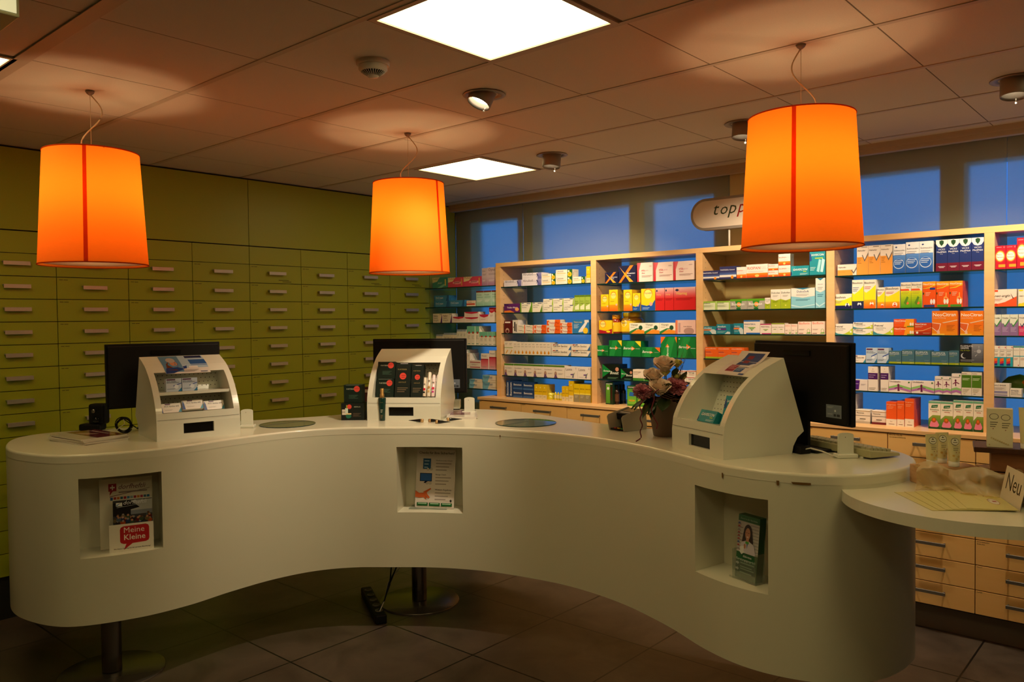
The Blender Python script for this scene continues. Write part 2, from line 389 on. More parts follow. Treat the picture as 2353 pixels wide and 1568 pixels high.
c0 = atZ(46, 41, 2.33)
t = thing('hanging_sign_box', 'pale lit box hanging from the ceiling at the top left corner', 'light box', (c0.x - .3, c0.y + .12, 2.33))
b = MB(); b.box(-.3, -.12, 0, .3, .12, .16); bevel(b.build('housing', mat('sign_housing', 'b9b58c', .5), t), .004)
b = MB(); b.box(-.292, -.123, .008, .292, -.12, .152); b.build('face_panel', mat('sign_face', 'e8e4c0', .4, emit=(.52, .50, .30), es=.85), t)
b = MB(); b.tube([(-.2, 0, .16), (-.2, 0, HC - 2.33)], .006); b.tube([(.2, 0, .16), (.2, 0, HC - 2.33)], .006); b.build('rods', 'white_metal', t)

def pendant(x, y, label, seam_off, cordx, power):
    seam_a = math.atan2(CAM.y - y, CAM.x - x) + seam_off
    t = thing('pendant_lamp', label, 'pendant lamp', (x, y, 1.833), 0, 'orange pendant lamps over the counter')
    H = .462; r0, r1 = .207, .181
    def pt(a, f, e=0): r = r0 + (r1 - r0) * f + e; return (r * math.cos(a), r * math.sin(a), f * H)
    b = MB(); b.grid(lambda u, v: pt(u * 2 * PI, v), 72, 8); b.build('lamp_shade', 'shade', t, True)
    b = MB(); b.grid(lambda u, v: pt(seam_a + (u - .5) * .075, v, .0016), 3, 8); b.build('seam', 'shade_seam', t)
    for f in (0, 1):
        b = MB(); r = r0 if f == 0 else r1
        b.lathe([(r + .001, f * H - .002), (r + .003, f * H), (r + .001, f * H + .003), (r - .001, f * H), (r + .001, f * H - .002)], 64, cap=False); b.build('rim', 'shade_seam', t)
    b = MB(); b.lathe([(.001, .008), (.197, .008), (.197, .012), (.001, .012)], 48, cap=False); b.build('diffuser', 'diffuser', t)
    b = MB()
    for k in range(3):
        a = k * 2 * PI / 3 + .4; b.tube([(0, 0, H - .02), (r1 * math.cos(a), r1 * math.sin(a), H - .004)], .002)
    b.lathe([(.012, H - .09), (.018, H - .075), (.018, H - .02), (.006, H - .005)], 16); b.build('lamp_holder', 'white_metal', t)
    b = MB(); b.lathe([(.001, 0), (.018, -.004), (.014, -.012), (.004, -.02)], 16, (0, 0, HC - 1.833)); b.build('ceiling_hook', 'grey_metal', t)
    b = MB(); b.tube([(0, 0, H - .005), (0, 0, HC - 1.833 - .01)], .0009, 5); b.build('suspension_wire', 'cord', t)
    rx, ry = RC[0][0], RC[0][1]; zt = HC - 1.833 - .015; L = zt - H
    pts = []
    for k in range(25):
        f = k / 24; off = cordx * (.055 * math.sin(f * 2 * PI) * (.35 + .65 * f) * 1.15) + (.018 * f * (1 - f) * 4 if cordx > 0 else 0)
        pts.append((rx * off, ry * off, zt - f * (L + .01)))
    b = MB(); b.tube(pts, .0028, 6); b.build('power_cord', 'cord', t)
    Ld = bpy.data.lights.new('bulb', 'POINT'); Ld.energy = power; Ld.color = (1, .66, .33); Ld.shadow_soft_size = .03
    lo = bpy.data.objects.new('bulb_light', Ld); COL.objects.link(lo); lo.location = (x, y, 1.833 + .29)
view_a = math.atan2(-RC[2][1], -RC[2][0])
pendant(.326, .850, 'orange drum pendant lamp at the left, before the green drawers', -.14, 1, 3.7)
pendant(1.735, .475, 'orange drum pendant lamp in the middle, seam near its right edge', .89, 1, 4.2)
pendant(1.806, -1.546, 'orange drum pendant lamp at the right, largest of the three', -.12, -1, 4)

# ------------------------------------------------------------------ green apothecary cabinets
t = thing('wall_cabinet', 'plain green wall cabinets above the green drawer wall, under the ceiling', 'cabinet', (0, GY, 2.10))
for (a, c) in ((-.56, .638), (.642, 1.84), (1.844, 3.06), (3.064, 3.48)):
    cell('door', a, 0, .004, c, .02, HC - 2.10 - .012, 'green', t)
b = MB(); b.box(-.56, .012, 0, 3.50, .5, HC - 2.10 - .003); b.build('carcass', 'green_gap', t)
b = MB(); b.box(3.484, -.002, -2.1, 3.785, .02, HC - 2.10 - .012); b.build('filler_panel', 'green', t)
cols = [-.16, .245, .648, 1.043, 1.442, 1.842, 2.246, 2.650, 3.060, 3.482]
rows = [2.10, 1.978] + [1.978 - .1247 * k for k in range(1, 16)]
ordn = ['first', 'second', 'third', 'fourth', 'fifth', 'sixth', 'seventh', 'eighth', 'ninth', 'tenth', 'eleventh', 'twelfth']
for ci in range(len(cols) - 1):
    a, c = cols[ci] + .002, cols[ci + 1] - .002
    side = ['hidden edge column at the far left', 'leftmost full column', 'second column from the left, under the left lamp', 'third column from the left', 'fourth column from the left',
            'fifth column from the left', 'third column from the right', 'second column from the right, under the middle lamp', 'rightmost column, next to the glass corner shelves'][ci]
    t = thing('drawer_cabinet', 'green cabinet of small drawers, ' + side, 'drawer cabinet', ((a + c) / 2, GY, 0), 0, 'green drawer columns on the back wall')
    hw = (c - a) / 2
    b = MB(); b.box(-hw - .001, .014, 0, hw + .001, .5, 2.099); b.build('carcass', 'green_gap', t)
    cell('top_panel', -hw, 0, rows[1] + .0015, hw, .016, rows[0] - .003, 'green', t)
    last = 15 if ci <= 1 else 9
    for r in range(1, last):
        z1, z0 = rows[r] - .002, rows[r + 1] + .002
        d = MB(); d.box(-hw, 0, z0, hw, .018, z1)
        ly = z1 - .012
        d = d.build('drawer', 'green', t)
        lb = MB(); lw = .014 + .008 * random.random()
        for (q, wd) in ((-hw + .012, lw), (-hw + .016 + lw, lw * 1.2)): lb.box(q, -.0006, ly - .0025, q + wd, .001, ly)
        if r == 1 and ci in (5, 7, 8): lb.box(.02, -.0006, z0 + .02, .10, .001, z0 + .023); lb.box(.05, -.0006, z0 + .01, .12, .001, z0 + .013)
        lb.build('printed_label', 'hole', d)
        h = MB(); zc = (z0 + z1) / 2 + .006
        h.box(-.066, -.026, zc - .011, .066, -.022, zc + .011); h.box(-.066, -.022, zc + .004, .066, .001, zc + .011)
        bevel(h.build('handle', 'alu', d), .001, 1)
    if last < 15:
        d = cell('lower_door', -hw, 0, .10, hw, .018, rows[last] - .002, 'green', t)
        cell('handle', -.066, -.026, .70, .066, .001, .722, 'alu', d)

# ------------------------------------------------------------------ beech base cabinets, worktop, shelving
FXP = 3.30
dy = [1.485, 1.07, .656, .243, -.17, -.584, -1.0, -1.41, -1.808, -2.22]
dz = [.982, .870, .748, .624, .500, .377, .255, .137]
for k in range(9):
    a, c = dy[k + 1], dy[k]
    where = ['leftmost, beside the white tongue-shaped stand', 'second from the left end', 'third from the left end', 'behind the card payment terminal', 'behind the flower pot', 'hidden mostly by the right display housing',
             'behind the keyboard end of the counter', 'directly right of the counter end, three lower drawers in view', 'rightmost, lower drawers beside the picture edge'][k]
    t = thing('base_cabinet', 'beech drawer base cabinet, ' + where, 'base cabinet', (FXP, (a + c) / 2, 0), 0, 'beech base cabinets under the worktop')
    hw = (c - a) / 2
    b = MB(); b.box(.016, -hw, .13, .42, hw, .983); b.build('carcass', 'green_gap', t)
    b = MB(); b.box(.06, -hw, 0, .08, hw, .137); b.build('plinth', 'plinth', t)
    n = 7 if k >= 7 else 1
    for r in range(n):
        z1, z0 = dz[r] - .002, dz[r + 1] + .002
        d = cell('drawer', 0, -hw + .002, z0, .018, hw - .002, z1, 'beech_front', t, .001)
        hz = (z0 + z1) / 2 + .012
        h = MB(); h.box(-.026, -.075, hz - .007, -.020, .075, hz + .009)
        for s in (-.07, .063): h.box(-.02, s, hz, .001, s + .008, hz + .008)
        bevel(h.build('handle', 'handle_dark', d), .001, 1)
        lt = {(0, 0): 'ABC', (7, 0): 'ERSTE HILFE', (7, 1): 'VERBAND', (8, 1): 'PFLASTER'}.get((k, r))
        lb = MB(); fr = lambda x, y, e: (-e, hw - .008 - x, z1 - .022 + y)
        words = [['DIV', 'GRIPPE', 'AUGEN'][(k + r) % 3]] if k < 7 else [['ERSTE HILFE', 'AUGENKOMPRESSE'], ['TEE'], ['SALBEN'], ['VITAMINE']][min(r, 3)] if k == 7 else [['IDEALBINDEN'], ['HOMOEOPATHIE'], ['SPAGYRIK'], ['INFEKTION', 'DURCHFALL'], ['SCHMERZEN', 'RHEUMA'], ['HAUT'], ['NASE']][r]
        if r == 0 or k == 8:
            for q, wd in enumerate(words): decor(lb, [('t', wd, 0, 1 - q * .85, .0056 * len(wd), '2a1c10')], 1, .013, fr)
            lb.build('printed_label', 'pack', d)
    if n == 1: cell('lower_door', 0, -hw + .002, .139, .018, hw - .002, dz[1] - .002, 'beech_front', t)
    if k == 7:   # extra label and handle text on the wide first drawer
        pass
b = MB(); b.box(FXP - .004, -3.0, .985, 3.785, 1.50, 1.005)
o = b.build('worktop', 'beech'); bevel(o, .0015, 1); tag(o, 'long beech worktop running under the medicine shelving along the window wall', 'worktop')
# base cabinet beyond the picture keeps the worktop carried
BX = 3.42; BXB = 3.735
bays = [(1.366, .532), (.487, -.262), (-.307, -1.058), (-1.100, -1.818), (-1.862, -2.60)]
ups = [1.366 + .022, .5095, -.2845, -1.079, -1.840, -2.622]
sz = [[1.832, 1.638, 1.484, 1.325, 1.166], [1.822, 1.634, 1.484, 1.333, 1.175], [1.816, 1.631, 1.484, 1.334, 1.178], [1.805, 1.624, 1.482, 1.333, 1.182], [1.803, 1.622, 1.481, 1.332, 1.186]]
def shelving(label, ks, y_hi, y_lo):
    t = thing('shelving_unit', label, 'shelving unit', (BX, (y_hi + y_lo) / 2, 1.005), 0, 'beech shelving units on the worktop')
    oy = (y_hi + y_lo) / 2; z = 1.005
    cell('top_board', 0, y_lo - oy, 1.982 - z, .32, y_hi - oy, 2.012 - z, 'beech', t, .001)
    us = [ups[k] for k in range(ks[0], ks[-1] + 2)]
    for yy in us:
        if ks[0] > 0 and yy == us[0]: w0, w1 = -.022, .0
        elif yy == us[-1] and ks[-1] < 4: w0, w1 = .0, .022
        else: w0, w1 = -.022, .022
        ub = MB(); ub.box(0, yy + w0 - oy, 0, .315, yy + w1 - oy, 1.982 - z)
        for q in range(30):      # shelf-pin holes on the side that faces right
            zz = .05 + q * .031
            for xx in (.04, .26): ub.add([(xx + .0028 * math.cos(s), yy + w0 - oy - .0003, zz + .0028 * math.sin(s)) for s in [i * PI / 3 for i in range(6)]], [tuple(range(6))], None, 1)
        ub.build('upright', ['beech', 'handle_dark'], t)
    for k in ks:
        a, c = bays[k]
        for q, zz in enumerate(sz[k]):
            g = MB(); g.box(.008, c - oy + .001, zz - .007 - z, .305, a - oy - .001, zz - z)
            g.mi = [0, 0, 1, 0, 1, 1]   # long front edge shows bottle green
            g.build('glass_shelf', ['glass', 'glass_edge'], t)
    if 2 in ks:
        a, c = bays[2]; cell('back_panel', .31, c - oy, 0, .318, a - oy, 1.982 - z, 'beech', t)
    return t
shelving('beech shelving unit of the first two bays at the left, blue glass behind', [0, 1], 1.410, -.2845)
shelving('beech shelving unit right of the seam, holding the closed-back bay and right bays', [2, 3, 4], -.2846, -2.66)
# corner glass shelves
cz = [1.848, 1.693, 1.566, 1.388, 1.206, 1.052]
for q, zz in enumerate(cz):
    b = MB(); b.box(BX + .01, 1.412, zz - .008, 3.785, GY - .003, zz); b.mi = [0, 0, 1, 0, 0, 1]
    o = b.build('glass_shelf', ['glass', 'glass_edge'])
    tag(o, '%s glass corner shelf from the top, between green wall and beech shelving' % ordn[q], 'glass shelf', 'glass corner shelves')

# ------------------------------------------------------------------ cartons
W_ = 'e6dfd6'
K = {
 'teal': ('teal carton with cream swirl', '3f8f86', [('p', [(0, 1), (.5, 1), (.3, .6), (0, .5)], 'd8d2a0'), ('t', 'Pedialin', .05, .78, .4, '5a8a60'), ('p', [(.3, 0), (.6, .0), (.9, .3), (.75, .35)], '7cc4b4'), ('r', .82, .2, .9, .8, 'd8c060'), ('t', 'Junior', .35, .4, .3, 'e8f0e0', 'i')]),
 'pink': ('pink carton with cream swirl', 'd6486a', [('p', [(0, 1), (.5, 1), (.3, .6), (0, .5)], 'e8dcae'), ('t', 'Pedialin', .05, .78, .4, 'b04858'), ('e', .6, .45, .3, 'f0a0b0', .15), ('t', 'Junior', .38, .4, .4, '6a1838', 'bi'), ('r', .85, .15, .92, .85, 'd8a050')]),
 'lilac': ('pale lilac carton with wavy violet foot', 'd3c0cf', [('g', 0, 0, 1, .5, 'a87ca8', 'd3c0cf'), ('t', 'Oyno', .1, .8, .55, '5a4a58'), ('l', .1, .65, .8, 2, '8a7a88'), ('l', .1, .3, .6, 2, 'efe6ec')]),
 'bluecream': ('blue flat carton with silver curve', '3a84b8', [('t', 'OnCream', .12, .45, .5, 'e8f0f4'), ('l', .12, .25, .5, 1, 'c0d8e8'), ('p', [(.8, 0), (1, 0), (1, 1), (.9, 1)], '1d5a96'), ('p', [(.0, 0), (.1, 0), (.04, 1), (0, 1)], '2a6a9c')]),
 'whitered': ('small white carton with red stripe', 'e8d8c8', [('r', 0, .25, 1, .5, 'c83a28'), ('t', 'Weleda', .1, .62, .5, '7a2a20')]),
 'mint': ('mint carton with dark red top', 'b5d6c8', [('r', 0, .9, 1, 1, '7a2a1c'), ('t', 'Prostalin', .12, .7, .6, '3a5a54'), ('r', .1, .56, .9, .6, '7fb3a2'), ('g', 0, 0, 1, .4, '8fc4b0', 'b5d6c8'), ('l', .12, .38, .8, 3, 'eef4f0')]),
 'nel': ('cream carton with purple diagonal corner', 'e6dcc8', [('p', [(.78, 0), (1, .0), (1, 1)], '5c3c78'), ('t', 'Nellur', .08, .66, .45, '3a3028', 'b'), ('t', 'Sandoz', .08, .44, .4, '5a5048'), ('t', '10 mg FS', .08, .18, .5, '5a5048'), ('r', .7, .88, .95, .92, '3a3028')]),
 'redcurve': ('white flat carton with red top curve', 'e8d8d0', [('p', [(0, 1), (1, 1), (.9, .75), (.5, .6), (.12, .75)], 'c02a48'), ('l', .15, .4, .7, 2, 'b06a70')]),
 'redtop': ('tall white carton with red top', 'e8dcd2', [('p', [(0, 1), (1, 1), (1, .72), (.5, .62), (0, .72)], 'c02838'), ('l', .2, .5, .8, 3, 'b08a88'), ('t', 'Sanato', .2, .8, .6, 'f0d0d0')]),
 'vial': ('little pale pack with silver top', 'd8d0b8', [('r', 0, .86, 1, 1, '8896a8'), ('l', .2, .6, .8, 3, '8a8878'), ('r', .15, .3, .85, .36, '4a6a9a')]),
 'vialblue': ('little white pack with blue foot', 'd8d4c4', [('r', 0, .88, 1, 1, '8896a8'), ('p', [(0, 0), (1, 0), (1, .45), (0, .25)], '3a62a8'), ('l', .2, .7, .8, 3, '8a8878')]),
 'minttall': ('tall white carton with mint top and red oval', 'e4dcca', [('p', [(0, 1), (1, 1), (1, .62), (.5, .7), (0, .62)], '6fb89c'), ('e', .55, .66, .26, 'a8382a', .06), ('l', .2, .5, .8, 4, '9a9484'), ('r', .2, .06, .8, .1, '6a9a88')]),
 'plainwhite': ('plain white carton with small print', 'e4dcd0', [('l', .15, .85, .8, 2, '8a8480'), ('l', .15, .2, .6, 2, 'a09a94')]),
 'redstripes': ('white carton with two dark red stripes', 'e2d6ca', [('r', 0, .72, 1, .82, 'a8384a'), ('r', 0, .12, 1, .22, 'a8384a'), ('l', .15, .55, .8, 3, 'a08a88')]),
 'redfade': ('white carton fading into deep rose', 'e8dcd2', [('g', 0, 0, 1, .6, 'e8b0b4', 'd04858'), ('r', 0, .6, 1, .66, 'a82030'), ('t', 'Paracin', .15, .8, .6, '5a4a48'), ('l', .15, .15, .8, 2, 'b08a88')]),
 'bepan': ('beige flat carton with light blue left end', 'e0d4c0', [('p', [(0, 0), (.3, 0), (.45, 1), (0, 1)], '7cb8d0'), ('t', 'Bepanthen', .05, .62, .55, '2a5a88', 'b'), ('r', .05, .5, .6, .54, '3a6aa0'), ('l', .5, .3, .9, 2, 'b09a88')]),
 'hiru': ('white flat carton fading to violet, walking figure', 'd9d2e0', [('g', .8, 0, 1, 1, '5a5a9a', '8a88bc'), ('t', 'Hirudoid', .06, .6, .5, '3a3a4a'), ('t', 'forte', .58, .6, .14, '8a8a9a'), ('p', [(.72, .2), (.78, .5), (.74, .85), (.8, .85), (.9, .2), (.82, .5)], '3a3e70'), ('l', .06, .25, .4, 1, '8a88a0')]),
 'daisy': ('white carton with green daisy end', 'e8e2d4', [('r', .7, 0, 1, 1, '1f5a2c'), ('c', .84, .3, .12, 'e8c020'), ('c', .84, .3, .05, 'd88a10'), ('c', .78, .75, .05, 'f0ece0'), ('t', 'Leucen', .06, .66, .4, '4a4a48'), ('r', .06, .45, .6, .52, 'e0b030'), ('l', .06, .25, .5, 1, '9a9488')]),
 'purple': ('purple carton with orange swirl', '5a2268', [('t', 'Triofan Allergo', .2, .48, .7, 'f0e0e8', 'b'), ('p', [(0, 0), (.7, 0), (.4, .25), (0, .2)], 'e07830'), ('e', .85, .35, .13, 'e8a060', .2), ('r', 0, .8, .3, 1, '3a1a58')]),
 'grass': ('white carton with green left edge and diagonal', 'e6e0cf', [('r', 0, 0, .12, 1, '6a9a28'), ('p', [(.78, 0), (1, 0), (1, .75)], '5a8a20'), ('t', 'Fexo Pollen', .18, .66, .55, '2a2a28', 'b'), ('t', 'Sandoz', .18, .45, .4, '4a4a48'), ('r', .6, .86, .95, .93, '1c3a68'), ('r', .15, .9, .35, .97, '2a4878')]),
 'grass2': ('white flat carton with light green end', 'e6e2d4', [('p', [(.84, 0), (1, 0), (1, 1), (.94, 1)], 'a4bf50'), ('t', 'Levoti Pollen', .06, .6, .6, '2a2a30', 'b'), ('t', 'Sandoz', .06, .3, .35, '3a3a40'), ('r', .6, .85, .9, .95, '1c3a68')]),
 'lime': ('tall lime green carton with white wedge', '9cb84a', [('p', [(.1, .1), (.9, .1), (.9, .45), (.1, .3)], 'dfe6c0'), ('t', 'Rinosan', .12, .6, .6, '3a4a18'), ('r', 0, .88, 1, 1, '5a7a20'), ('l', .12, .5, .8, 2, '5a6a30')]),
 'maroon': ('maroon carton with white fan', '5c1a1e', [('r', .1, .8, .8, .92, 'e0d4cc'), ('c', .4, .2, .25, 'c0a090'), ('c', .4, .15, .16, '5c1a1e')]),
 'pens': ('white carton printed with black pens', 'd8d0c8', [('r', .3, .15, .5, .85, '1a1a1e'), ('r', .58, .1, .72, .7, '2a2a30'), ('r', .1, .4, .25, .5, '8a2a30')]),
 'fenipic': ('white and orange flat carton with orange arrow', 'e9dfd2', [('p', [(.55, 0), (1, 0), (1, 1), (.62, 1)], 'e8601c'), ('p', [(0, .15), (.2, .15), (.1, .5), (.2, .85), (0, .85)], 'e05a18'), ('t', 'FenipicPlus', .2, .4, .7, 'b02818', 'b'), ('l', .25, .2, .8, 1, 'a05030')]),
 'fenipic2': ('white flat carton with orange end and green ring', 'e9dfd2', [('p', [(.85, 0), (1, 0), (1, 1), (.9, 1)], 'e8601c'), ('c', .7, .45, .1, '8ab040'), ('c', .7, .45, .06, 'e9dfd2'), ('t', 'Fenipic', .1, .55, .5, '3a3028', 'b'), ('l', .1, .25, .6, 2, 'a09080')]),
 'thermo': ('blue carton showing a white thermometer', '2f78b4', [('t', 'Thermo easy', .08, .78, .5, 'e8c840', 'b'), ('p', [(.35, .08), (.6, .12), (.95, .9), (.85, .95), (.4, .25)], 'e4e2e0'), ('c', .78, .2, .15, 'e8c028'), ('r', .72, .8, .98, .97, 'e0d8d4'), ('l', .08, .65, .4, 6, 'c0d8ec')]),
 'pill': ('white carton with yellow capsule and green line', 'e8dccb', [('r', 0, .5, 1, .54, '8aa83a'), ('p', [(.2, .05), (.4, .05), (.85, .3), (.7, .36)], 'e0a020'), ('l', .15, .85, .8, 3, '9a9488')]),
 'drop': ('white carton with orange drop', 'e8dccb', [('c', .5, .17, .26, 'd89018'), ('p', [(.3, .22), (.7, .22), (.5, .38)], 'd89018'), ('t', 'Vita D3', .15, .62, .7, '4a4440'), ('l', .15, .85, .8, 2, '9a9488')]),
 'calcium': ('white flat carton with blue diagonal end', 'e8dece', [('p', [(.85, 0), (1, 0), (1, .8)], '3a6ea4'), ('t', 'Calcium Sandoz', .06, .5, .75, '2a2a2c', 'b'), ('r', .06, .82, .2, .95, 'b84a38'), ('r', .22, .82, .34, .95, '2a3a68'), ('l', .06, .22, .6, 1, 'c87838')]),
 'mother': ('white carton with green top and small portrait', 'e8ddd0', [('r', 0, .86, 1, 1, '4f7f24'), ('t', 'Sicca balance', .08, .6, .7, '5a4a68'), ('e', .16, .3, .12, 'b08a78', .22), ('p', [(0, 0), (.35, 0), (.2, .25), (.1, .3)], '6a4a78'), ('l', .4, .35, .85, 2, 'a09aa0')]),
 'lasea': ('square white carton with lavender sprig', 'e8ded6', [('t', 'Lasea', .08, .68, .5, '4a3a48'), ('e', .6, .35, .16, '6a4a8a', .06), ('e', .66, .25, .05, '7a5a98', .2), ('p', [(.55, .1), (.6, .1), (.8, .5), (.75, .5)], '6a8a58'), ('r', .1, .15, .45, .17, 'a09aa0'), ('t', 'S', .85, .8, .06, '8a5a68')]),
 'benoc': ('dark blue flat carton with pale stripes', '1e3e74', [('t', 'Benocten', .08, .5, .8, 'dfe6f0', 'b'), ('g', 0, .05, 1, .35, '4a78b4', '1e3e74')]),
 'benocv': ('dark blue carton standing on end', '1e3e74', [('v', 'Benocten', .7, .1, .8, 'dfe6f0', 'b')]),
 'rescue': ('small yellow carton with white foot', 'd8b818', [('r', 0, 0, 1, .3, 'dcd0a8'), ('t', 'RESCUE', .1, .5, .8, '5a4a20', 'b'), ('c', .5, .8, .14, 'e8dc80'), ('l', .2, .2, .8, 2, '9a8a50')]),
 'yelgrey': ('small yellow carton with grey foot', 'd8bc10', [('r', 0, 0, 1, .42, '8a8468'), ('t', 'RESCUE', .1, .7, .8, '6a5a10', 'b'), ('l', .15, .35, .8, 3, 'c8c0a0'), ('r', 0, .42, 1, .5, 'e8d850')]),
 'xnavy': ('navy carton with big orange cross strokes', '14183c', [('p', [(0, 0), (.14, 0), (.86, 1), (.66, 1)], 'e87818'), ('p', [(.05, .95), (.2, .75), (.85, .03), (.62, .03)], 'f0a028'), ('t', 'Dynamisan', .5, .5, .45, 'e0e4f0', 'b'), ('t', 'forte', .5, .36, .2, 'e0e4f0', 'b')]),
 'vitagold': ('pale pink carton with red left edge', 'e9d3c8', [('g', 0, 0, .12, 1, 'c02838', 'd05058'), ('p', [(.1, 1), (.25, 1), (.1, .5)], 'd86068'), ('t', 'vita', .28, .55, .2, 'c03848', 'bi'), ('t', 'gerin', .48, .55, .24, 'd8a0a8', 'i'), ('t', 'Eisen', .3, .42, .2, 'b03040', 'bi'), ('l', .3, .3, .95, 2, '8a5a58'), ('e', .86, .8, .1, 'c8b0ac', .03)]),
 'supra': ('yellow carton with orange foot and round badge', 'eec81a', [('g', 0, 0, 1, .3, 'e86018', 'ee9a18'), ('c', .5, .75, .34, 'e88a20'), ('c', .5, .72, .3, 'f4dc70'), ('t', 'Supradyn', .24, .74, .54, '3a3a68', 'b'), ('l', .15, .45, .6, 1, 'a08018'), ('c', .85, .3, .1, 'e8b0a0')]),
 'suprab': ('yellow carton with blue foot and round badge', 'eec81a', [('p', [(0, 0), (1, 0), (1, .5), (.8, .3), (.4, .22), (0, .28)], '1c4e9c'), ('c', .5, .78, .32, 'e88a20'), ('c', .5, .75, .28, 'f4dc70'), ('t', 'Supradyn', .26, .77, .5, '3a3a68', 'b'), ('l', .1, .12, .6, 2, 'a8c0e8'), ('c', .7, .3, .12, 'e8a088')]),
 'supred': ('yellow square carton with dark red foot', 'eec81a', [('p', [(0, 0), (1, 0), (1, .35), (.5, .2), (0, .3)], 'a81c28'), ('c', .3, .72, .24, 'e88a20'), ('c', .3, .7, .2, 'f4dc70'), ('t', 'Supradyn', .12, .7, .38, '3a3a68', 'b'), ('e', .72, .15, .16, 'f0d020', .08)]),
 'redbig': ('red carton with pale top', 'c41e20', [('g', 0, .55, 1, 1, 'c83030', 'd8b8b4'), ('t', 'Vitamag', .1, .68, .5, 'd8b860', 'b'), ('p', [(.05, .88), (.15, .94), (.25, .88), (.15, .82)], '20284a'), ('l', .1, .5, .85, 2, '7a1418')]),
 'vitango': ('white carton with green ball and orange corner', 'e8e2cf', [('p', [(0, 0), (1, 0), (1, .3), (.6, .4), (.25, .22)], 'e08828'), ('p', [(0, 0), (.1, 0), (.5, .4), (.95, .5), (.45, .5), (0, .2)], '2f7a38'), ('c', .76, .56, .13, '1d4a30'), ('t', 'Vitango', .08, .75, .5, '3a4a30'), ('l', .08, .62, .4, 2, '9a9a88')]),
 'pinkglass': ('wide dusky pink carton', 'dfb8ac', [('r', 0, 0, .1, 1, 'd87858'), ('r', .14, .1, .24, .8, 'b89490'), ('e', .65, .2, .25, 'b08a80', .25), ('t', 'Inner Balance', .38, .5, .4, '8a6460', 'i')]),
 'beroc': ('green carton with orange-tipped wordmark', '0f7430', [('p', [(0, 0), (.4, 0), (.7, 1), (.3, 1)], '1d8a3e'), ('p', [(.5, 0), (.9, 0), (.6, .5)], '0b5c26'), ('p', [(.48, .38), (.7, .52), (.48, .66)], 'ee7820'), ('t', 'Berocca', .06, .46, .56, 'f0f0e0', 'bi'), ('c', .1, .9, .03, 'd8e0d0'), ('l', .7, .45, .95, 1, 'd0e0d0')]),
 'berocy': ('green carton with yellow fruit corner and wordmark', '0f7430', [('p', [(.68, 1), (1, 1), (1, .62)], 'f0d028'), ('p', [(0, 0), (.4, 0), (.7, 1), (.3, 1)], '1d8a3e'), ('p', [(.5, .38), (.7, .52), (.5, .66)], 'ee7820'), ('t', 'Berocca', .06, .46, .54, 'f0f0e0', 'bi'), ('l', .72, .5, .95, 1, 'd0e0d0')]),
 'beroco': ('green carton with orange fruit corner and wordmark', '0f7430', [('p', [(.72, 1), (1, 1), (1, .5)], 'ee6a20'), ('p', [(.1, 0), (.5, 0), (.6, 1), (.3, 1)], '1d8a3e'), ('p', [(.46, .34), (.64, .48), (.46, .62)], 'ee7820'), ('t', 'Berocca', .06, .42, .5, 'f0f0e0', 'bi'), ('l', .7, .48, .95, 1, 'd0e0d0')]),
 'berocv': ('upright green carton with vertical wordmark', '0f7430', [('p', [(0, 1), (.3, 1), (0, .65)], 'ee6a20'), ('p', [(.85, 1), (1, 1), (1, .7)], 'ee7820'), ('p', [(0, 0), (.6, 0), (.9, 1), (.5, 1)], '1d8a3e'), ('p', [(.3, .5), (.42, .66), (.54, .5)], 'ee7820'), ('v', 'Berocca', .48, .06, .5, 'f0f0e0', 'bi')]),
 'boost': ('black carton with green wedge', '0c1812', [('p', [(0, 1), (.5, .55), (0, .1)], '128038'), ('c', .85, .68, .1, 'c88a70'), ('t', 'Berocca', .06, .5, .4, 'e8f0e0', 'bi'), ('t', 'Boost', .45, .35, .5, 'e8f0e0', 'bi'), ('l', .3, .12, .9, 2, '6a9a78')]),
 'panto': ('white carton with green foot and reeds', 'e8d8c4', [('r', 0, 0, 1, .24, '3f8430'), ('t', 'pantogar', .06, .72, .7, '6a5a50'), ('l', .06, .62, .5, 2, 'a09080'), ('p', [(.55, .1), (.57, .1), (.54, .55)], '8a7a60'), ('p', [(.7, .1), (.72, .1), (.68, .5)], '8a7a60'), ('p', [(.85, .1), (.87, .1), (.88, .55)], '8a7a60')]),
 'wtext': ('white flat carton with red fine print', 'e6dccb', [('t', 'Sidroga', .2, .55, .6, '2a2a30', 'b'), ('r', 0, .85, 1, .95, 'b84848'), ('l', .2, .35, .85, 2, 'a04038')]),
 'nico': ('green carton with blue flash and orange ring', '3f8a2a', [('g', .06, .1, .94, .9, '7ab838', '4a9a3a'), ('r', 0, .86, 1, 1, '14361a'), ('t', 'nicorette', .1, .9, .8, 'e8f0e0', 'b'), ('p', [(.2, .5), (.8, .48), (.7, .68), (.3, .7)], '2a68b8'), ('e', .5, .28, .32, 'ee8a20', .04), ('e', .5, .29, .2, '7ab838', .02)]),
 'nicod': ('dark green and black blister carton', '14301a', [('g', .06, .05, .6, .9, '4a8a2a', '6aa838'), ('c', .35, .72, .16, 'e0e0d8'), ('t', 'nicorette', .1, .9, .8, 'e8f0e0', 'b'), ('r', .68, .2, .9, .8, '3a1a10')]),
 'pantoz': ('navy flat carton with white stripe and orange tablet', '2c3260', [('r', 0, 0, 1, .32, 'dcd8d4'), ('r', 0, 0, 1, .14, '2c3260'), ('g', .0, .34, 1, .6, '4a6aa8', '2c3260'), ('e', .76, .12, .08, 'e88a18', .14), ('t', 'PANTOZOL Control', .05, .68, .85, 'e8e8f0', 'b')]),
